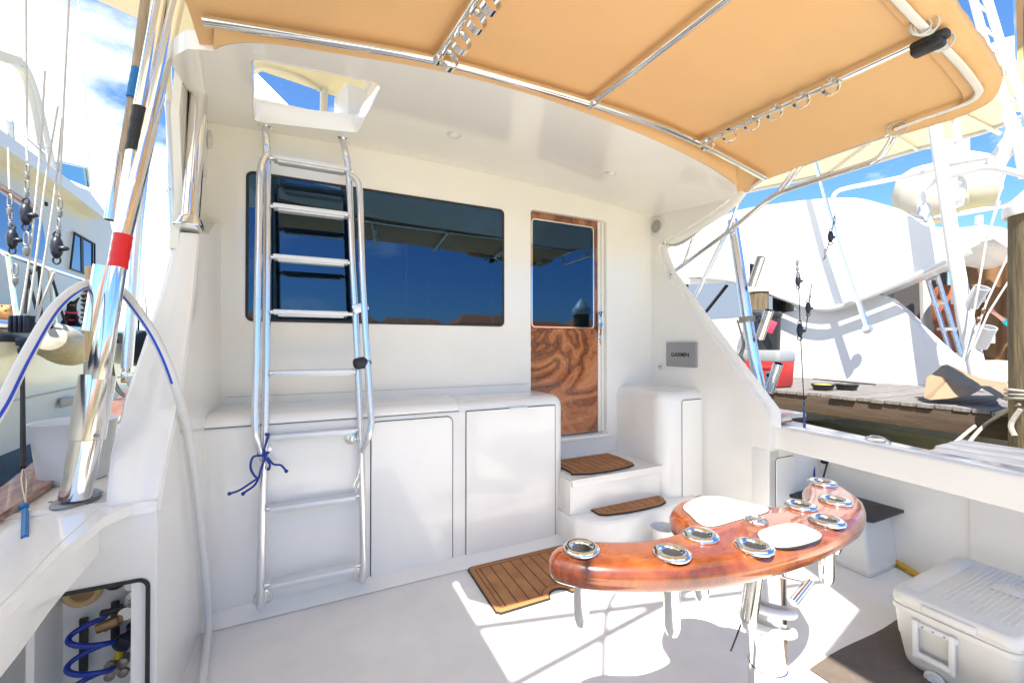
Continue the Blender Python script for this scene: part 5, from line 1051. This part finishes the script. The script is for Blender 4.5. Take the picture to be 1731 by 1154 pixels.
b = MB(); b.prism([YP(*p, OF+.3) for p in ((92, 300), (150, 322), (172, 350), (160, 352), (92, 310))], YN*.3); b.build('bridge_coaming', NWHITE, my)
# steel rails
b = MB(); b.tube(yl([(-60, 398), (0, 424), (80, 452), (165, 480), (190, 486)], .12), .033, 8); b.build('top_rail', STEEL, my)
for (xa, ya), (xb, yb) in (((13, 428), (30, 548)), ((84, 455), (94, 552)), ((140, 474), (148, 558)), ((-30, 412), (-20, 545))):
    b = MB(); b.tube([YP(xa, ya, .12), YP(xb, yb, .08)], .022, 8); b.build('stanchion', STEEL, my)
b = MB(); b.tube(yl([(-60, 285), (0, 315), (58, 352)], .5), .035, 8); b.build('teak_handrail', CAPW, my)
for (xa, ya), (xb, yb) in (((278, 532), (276, 512)),):
    pass
b = MB(); b.tube(yl([(230, 495), (232, 498), (250, 504), (270, 511), (278, 520)], .35), .03, 6)
b.build('bow_rail', ALU, my)
for (xa, ya), (xb, yb) in (((231, 497), (234, 555)), ((246, 503), (250, 556)), ((257, 507), (262, 556)), ((266, 510), (273, 552)), ((274, 515), (283, 545))):
    b = MB(); b.tube([YP(xa, ya, .35), YP(xb, yb, .4)], .02, 6); b.build('bow_stanchion', ALU, my)
# bridge arch and rails
for px in ([(8, 100), (35, 120), (55, 180), (72, 280)], [(15, 98), (42, 115), (65, 180), (88, 284)]):
    b = MB(); b.tube(spline(yl(px, 1.2), 5), .06, 8); b.build('arch_leg', WALU, my)
b = MB(); b.tube([YP(57, 200, 1.2), YP(70, 208, 1.2)], .03, 6); b.tube([YP(66, 245, 1.2), YP(79, 252, 1.2)], .03, 6); b.build('arch_step', WALU, my)
b = MB(); b.prism(yl([(-60, 70), (0, 85), (38, 98), (44, 112), (20, 108), (-60, 92)], 1.0), YN*1.5); b.build('arch_top', CREAM, my)
b = MB(); b.tube(yl([(-40, 160), (0, 192), (75, 258)], .55), .022, 6); b.tube(yl([(-40, 190), (0, 225), (72, 280)], .55), .022, 6); b.tube([YP(17, 204, .55), YP(20, 245, .55)], .03, 6); b.build('bridge_rail', ALU, my)
b = MB(); b.tube([atd(131, -30, 9), atd(140, 110, 9), atd(152, 330, 9)], [.012, .016, .028], 8); b.build('whip_antenna', WALU, my)
b = MB(); b.box(ypt(-2.2, .58, .12), (.02, .4, .16), bev=.01); b.build('hull_vent', mat('vent_grey', (.33, .32, .30), .5), my); b = MB(); b.box(ypt(.5, .55, .12), (.02, .4, .12), bev=.01); b.build('hull_vent', MATS['vent_grey'], my)
# ropes hanging on the rail
b = MB()
for px in ([(50, 455), (45, 490), (42, 530)], [(66, 450), (68, 500), (70, 540)], [(48, 470), (58, 510), (66, 545)], [(88, 470), (97, 500), (110, 545), (125, 575)], [(58, 448), (62, 455), (52, 462)]): b.tube(spline(yl(px, -.02), 4), .014, 6)
b.build('rail_lines', ROPEBK, label='thin black lines hanging tangled from the motor yacht rail', cat='rope')
# fenders
p = YP(108, 584, -.28); b = MB(); ax = V((YDIR.x, YDIR.y, -.25)).normalized()
fd = thing('long_fender', 'dirty cream long fender hanging on the motor yacht hull', 'fender', tuple(p))
b.lathe([(.03, -.36), (.13, -.33), (.19, -.24), (.20, -.05), (.20, .1), (.18, .24), (.12, .33), (.03, .36)], p, ax, 24); b.build('fender_body', FENDW, fd)
b = MB(); b.tube(spline([p-ax*.30+V((0, 0, .1)), p-ax*.32+V((0, 0, .3)), YP(80, 552, 0)], 4), .014, 6); b.build('fender_line', ROPEBK, fd)
p = atd(256, 590, 7.4); fd2 = thing('round_fender', 'dark navy round fender on a blue line beside the port wing', 'fender', tuple(p))
b = MB(); b.ball(p, .32, (1, 1, 1.1)); b.build('fender_body', FENDN, fd2)
b = MB(); b.tube([p+V((0, 0, .3)), atd(232, 530, 7.4)], .02, 6); b.build('fender_line', BLUT, fd2)
p = atd(234, 588, 7.9); fd3 = thing('grey_fender', 'pale grey fender half hidden behind the navy round fender', 'fender', tuple(p))
b = MB(); b.lathe([(.04, -.35), (.2, -.28), (.22, 0), (.2, .28), (.04, .35)], p, (.2, .1, 1), 20); b.build('fender_body', FENDW, fd3)
b = MB(); b.tube([p+V((0, 0, .3)), p+V((0, 0, .8))], .015, 6); b.build('fender_line', ROPEBK, fd3)
# ---------------------------------------------------------------- animals
def skin_mesh(name, pts, edges, m, parent=None, org=None, sub=2, **kw):
    me = bpy.data.meshes.new('sk'); me.from_pydata([p[0] for p in pts], edges, []); o = bpy.data.objects.new('sk', me); COL.objects.link(o)
    o.modifiers.new('s', 'SKIN'); sb_ = o.modifiers.new('u', 'SUBSURF'); sb_.levels = sub; sb_.render_levels = sub
    for v, p in zip(me.skin_vertices[0].data, pts): v.radius = (p[1], p[1]) if not isinstance(p[1], tuple) else p[1]; v.use_root = False
    me.skin_vertices[0].data[0].use_root = True
    bpy.context.view_layer.update(); ev = o.evaluated_get(bpy.context.evaluated_depsgraph_get()); m2 = bpy.data.meshes.new_from_object(ev); bpy.data.objects.remove(o)
    b = MB(); b.bm.from_mesh(m2); bpy.data.meshes.remove(m2); return b.build(name, m, parent, org, ang=180, **kw)
def dog(label, base, face, s, fur, harness, lying):
    f = V(face).normalized(); r = f.cross(V((0, 0, 1))).normalized(); u = V((0, 0, 1)); B_ = V(base)
    def q(a, c_, h): return B_+(f*a+r*c_+u*h)*s
    o_ = thing('dog', label, 'dog', tuple(B_))
    if not lying:
        pts = [(q(-.10, 0, .07), .075*s), (q(-.02, 0, .15), .068*s), (q(.04, 0, .23), .055*s), (q(.06, 0, .29), .035*s), (q(.09, 0, .345), .052*s), (q(.14, 0, .335), .030*s), (q(.175, 0, .325), .016*s),
               (q(.05, .045, .20), .028*s), (q(.09, .05, .10), .017*s), (q(.09, .05, .02), .014*s), (q(.12, .05, .01), .014*s), (q(.05, -.045, .20), .028*s), (q(.09, -.05, .10), .017*s), (q(.09, -.05, .02), .014*s), (q(.12, -.05, .01), .014*s),
               (q(-.08, .07, .07), .04*s), (q(.0, .085, .05), .022*s), (q(.05, .085, .012), .014*s), (q(-.08, -.07, .07), .04*s), (q(.0, -.085, .05), .022*s), (q(.05, -.085, .012), .014*s), (q(-.18, 0, .03), .014*s), (q(-.24, .05, .02), .009*s),
               (q(.085, .035, .385), .022*s), (q(.08, .075, .46), .008*s), (q(.085, -.035, .385), .022*s), (q(.08, -.075, .46), .008*s)]
        ed = [(0, 1), (1, 2), (2, 3), (3, 4), (4, 5), (5, 6), (2, 7), (7, 8), (8, 9), (9, 10), (2, 11), (11, 12), (12, 13), (13, 14), (0, 15), (15, 16), (16, 17), (0, 18), (18, 19), (19, 20), (0, 21), (21, 22), (4, 23), (23, 24), (4, 25), (25, 26)]
        hd_ = (.09, .345); ey = [(.128, .024, .362), (.128, -.024, .362)]; ns = (.19, 0, .325)
    else:
        pts = [(q(-.20, 0, .09), .085*s), (q(-.05, 0, .10), .095*s), (q(.08, 0, .11), .08*s), (q(.16, 0, .15), .055*s), (q(.22, 0, .185), .075*s), (q(.29, 0, .155), .045*s), (q(.33, 0, .14), .028*s), (q(.10, .08, .05), .035*s), (q(.24, .085, .03), .024*s), (q(.10, -.08, .05), .035*s), (q(.24, -.085, .03), .024*s), (q(-.18, .09, .05), .05*s), (q(-.08, .12, .03), .025*s), (q(-.18, -.09, .05), .05*s), (q(-.08, -.12, .03), .025*s), (q(-.30, .03, .05), .02*s), (q(.20, .075, .20), .03*s), (q(.20, .11, .13), .02*s), (q(.20, -.075, .20), .03*s), (q(.20, -.11, .13), .02*s)]
        ed = [(0, 1), (1, 2), (2, 3), (3, 4), (4, 5), (5, 6), (2, 7), (7, 8), (2, 9), (9, 10), (0, 11), (11, 12), (0, 13), (13, 14), (0, 15), (4, 16), (16, 17), (4, 18), (18, 19)]
        ey = [(.278, .032, .20), (.278, -.032, .20)]; ns = (.352, 0, .145)
    skin_mesh('body', pts, ed, fur, o_)
    for e in ey: b = MB(); b.ball(q(*e), .0105*s, sub=2); b.build('eye', INKB, o_)
    b = MB(); b.ball(q(*ns), .012*s, (1, 1, .8), sub=2); b.build('nose', INKB, o_)
    if harness:
        b = MB(); b.torus(q(.045, 0, .245), (q(.06, 0, .29)-q(.04, 0, .23)), .056*s, .014*s, 20, 8); b.torus(q(.0, 0, .17), (q(.04, 0, .23)-q(-.02, 0, .15)), .075*s, .012*s, 20, 8); b.build('harness', PINK, o_)
        b = MB(); b.ball(q(.150, 0, .333), .026*s, (1, .9, .7), sub=2); b.build('tan_muzzle', FURT, o_)
    return o_
pd = YP(120, 550, .25); dog('small black dog with big ears and pink harness sitting on the motor yacht deck', (pd.x, pd.y, zd), (C0-pd).x and V((.5, -1, 0)), 1.0, FURB, True, False)
pd = YP(12, 549, .3); dog('tan furry dog lying on the motor yacht deck at the left edge of the photo', (pd.x, pd.y, zd), V((.45, -1, 0)), .95, FURT, False, True)

# ================================================================ person beyond the thick piling (mostly hidden)
PZ = .05
hnd = atd(1678, 527, 6.85); shd = atd(1722, 515, 6.95)
pb0 = V((shd.x+.18, shd.y-.10, PZ)); per = thing('person', 'person in teal sleeves reaching a hand out past the thick piling', 'person', tuple(pb0))
fx = (hnd-shd); fx.z = 0; fx.normalize(); sx_ = V((-fx.y, fx.x, 0))
def pp(a, c_, h): return pb0+fx*a+sx_*c_+V((0, 0, h))
elb = atd(1707, 548, 6.9); wri = hnd+(elb-hnd)*.22
pts = [(pp(0, 0, .92), .15), (pp(0, 0, 1.12), .13), (pp(0, 0, 1.34), .145), (pp(0, 0, 1.47), .06), (pp(.01, 0, 1.55), .06), (pp(.02, 0, 1.64), .095), (pp(.02, 0, 1.72), .075),
       (pp(.05, .17, 1.40), .062), (elb, .042), (wri, .028), (hnd, .030), (pp(0, -.19, 1.40), .062), (pp(.02, -.24, 1.12), .042), (pp(.06, -.23, .90), .028), (pp(.07, -.23, .82), .03),
       (pp(0, .09, .86), .09), (pp(.02, .10, .48), .06), (pp(0, .10, .08), .042), (pp(.12, .10, .04), .04), (pp(0, -.09, .86), .09), (pp(.02, -.10, .48), .06), (pp(0, -.10, .08), .042), (pp(.12, -.10, .04), .04)]
ed = [(0, 1), (1, 2), (2, 3), (3, 4), (4, 5), (5, 6), (2, 7), (7, 8), (8, 9), (9, 10), (2, 11), (11, 12), (12, 13), (13, 14), (0, 15), (15, 16), (16, 17), (17, 18), (0, 19), (19, 20), (20, 21), (21, 22)]
k0 = len(pts); hd_ = (hnd-wri).normalized(); uu = hd_.cross(V((0, 0, 1))).normalized(); vv = uu.cross(hd_)
for k, (o1, ln) in enumerate(((.026, .075), (.009, .085), (-.009, .08), (-.025, .062))):
    p1 = hnd+vv*o1+hd_*.035; p2 = p1+hd_*ln*.5-vv*.004; p3 = p2+hd_*ln*.4-uu*.012-vv*.01; pts += [(p1, .009), (p2, .008), (p3, .007)]; ed += [(10, k0), (k0, k0+1), (k0+1, k0+2)]; k0 += 3
p1 = hnd+vv*.03-hd_*.0; p2 = p1+vv*.025+hd_*.03; pts += [(p1, .011), (p2, .009)]; ed += [(10, k0), (k0, k0+1)]
skin_mesh('body', pts, ed, SKIN, per)
skin_mesh('teal_top', [(pp(0, 0, .86), .165), (pp(0, 0, 1.12), .148), (pp(0, 0, 1.34), .16), (pp(.05, .17, 1.40), .075), (elb, .056), (elb.lerp(wri, .55), .046), (pp(0, -.19, 1.40), .075), (pp(.02, -.24, 1.12), .056), (pp(.05, -.235, .95), .044)], [(0, 1), (1, 2), (2, 3), (3, 4), (4, 5), (2, 6), (6, 7), (7, 8)], TEAL, per)
skin_mesh('trousers', [(pp(0, 0, .92), .16), (pp(0, .09, .84), .105), (pp(.02, .10, .48), .075), (pp(0, .10, .14), .06), (pp(0, -.09, .84), .105), (pp(.02, -.10, .48), .075), (pp(0, -.10, .14), .06)], [(0, 1), (1, 2), (2, 3), (0, 4), (4, 5), (5, 6)], DENIM, per)
b = MB(); b.ball(pp(.0, 0, 1.70), .105, (1, .95, 1), sub=3); b.build('hair', HAIR, per)

# ================================================================ shore behind the camera (seen mirrored in the windows) and far horizon
MB().box((0, -260, -.4), (900, 340, 1.6)).build('far_shore_ground', LAND, kind='structure')
b = MB(); b.box((0, -62.4, -.2), (900, .8, 2.4)); b.build('sea_wall', SEAW, label='pale concrete sea wall below the red roofed houses', cat='sea wall')
def house(x, y, w_, d_, h_, lab, hip=True):
    o_ = thing('house', lab, 'house', (x, y, .4), 'red roofed houses mirrored in the windows')
    b = MB(); b.box((x, y, .4+h_/2), (w_, d_, h_)); b.build('wall', STUCCO, o_)
    b = MB(); e = .5; rz = .4+h_; rg = [[V((x-w_/2-e, y-d_/2-e, rz)), V((x+w_/2+e, y-d_/2-e, rz)), V((x+w_/2+e, y+d_/2+e, rz)), V((x-w_/2-e, y+d_/2+e, rz))],
        [V((x-w_/2-e, y-d_/2-e, rz+.2)), V((x+w_/2+e, y-d_/2-e, rz+.2)), V((x+w_/2+e, y+d_/2+e, rz+.2)), V((x-w_/2-e, y+d_/2+e, rz+.2))],
        [V((x-w_/2+d_*.22, y-.1, rz+2.2)), V((x+w_/2-d_*.22, y-.1, rz+2.2)), V((x+w_/2-d_*.22, y+.1, rz+2.2)), V((x-w_/2+d_*.22, y+.1, rz+2.2))]]
    b.loft(rg); b.build('roof', TILE, o_)
    nW = int(w_/3.2)
    for i in range(nW):
        for z0 in ([1.6] if h_ < 4.5 else [1.6, 4.2]):
            b = MB(); b.box((x-w_/2+(i+.5)*w_/nW, y+d_/2+.03, .4+z0), (1.3, .08, 1.4)); b.build('window', YGLASS, o_)
for i, (x, w_, h_) in enumerate(((-13, 14, 4.0), (2, 13, 4.8), (16, 13, 4.0), (30, 13, 4.8), (44, 13, 4.0), (59, 14, 4.8), (76, 16, 4.0))):
    house(x, -72-2*(i % 3), w_, 9, h_, ['low red roofed house, first from the left in the mirrored row', 'tall red roofed house, second from the left in the mirrored row', 'low red roofed house, third in the mirrored row', 'tall red roofed house, fourth in the mirrored row', 'low red roofed house, fifth in the mirrored row', 'tall broad red roofed house, sixth in the mirrored row', 'low red roofed house at the far end of the mirrored row'][i])
for i, (x, y, h_) in enumerate(((8.5, -40, 13), (14.5, -55, 11), (27, -60, 12))):
    o_ = thing('sail_boat', ['white sailing boat with the tallest mast', 'white sailing boat with the shortest mast', 'white sailing boat farthest to the right of the three'][i]+', mirrored in the salon window', 'sailing boat', (x, y, -.5), 'sailing boats moored astern')
    b = MB(); b.loft([[V((x+a*s2, y+yy, -.5)) for a, s2 in ((-.9, t), (.9, t))]+[V((x+1.3*t, y+yy, .45)), V((x-1.3*t, y+yy, .45))] for yy, t in ((-4.5, .05), (-3, .6), (0, 1), (3, .95), (4, .8))]); b.build('hull', NWHITE, o_)
    b = MB(); b.tube([(x, y-.5, .4), (x, y-.5, h_)], [.09, .05], 8); b.build('mast', ALU, o_)
    b = MB(); b.tube([(x, y-.5, 1.4), (x, y+3, 1.3)], .06, 8); b.build('boom', ALU, o_)
# distant boats and breakwater ahead, between the wing and the motor yacht
MB().box((-120, 420, -.1), (500, 20, 1.6)).build('far_shore_ground', LAND, kind='structure')
p = atd(268, 545, 60); o_ = thing('distant_yacht', 'distant white yacht seen past the port wing', 'yacht', (p.x, p.y, -.5))
b = MB(); b.loft([[V((p.x-4+dx, p.y-1.5*t, -.5)), V((p.x-4+dx, p.y+1.5*t, -.5)), V((p.x-4+dx, p.y+1.8*t, 1.4)), V((p.x-4+dx, p.y-1.8*t, 1.4))] for dx, t in ((-5, .8), (0, 1), (5, .9), (8, .1))]); b.build('hull', NWHITE, o_)
b = MB(); b.box((p.x-4, p.y, 2.4), (7, 2.6, 2.0), bev=.4); b.box((p.x-4.5, p.y, 3.9), (4, 2.2, 1.2), bev=.3); b.build('cabin', NWHITE, o_)
b = MB(); b.box((p.x-4, p.y-1.31, 2.6), (6, .03, .6)); b.build('cabin_window', YGLASS, o_)
b = MB(); b.tube([atd(243, 470, 60), atd(240, 560, 60)], .09, 6); b.build('mast', ALU, o_)
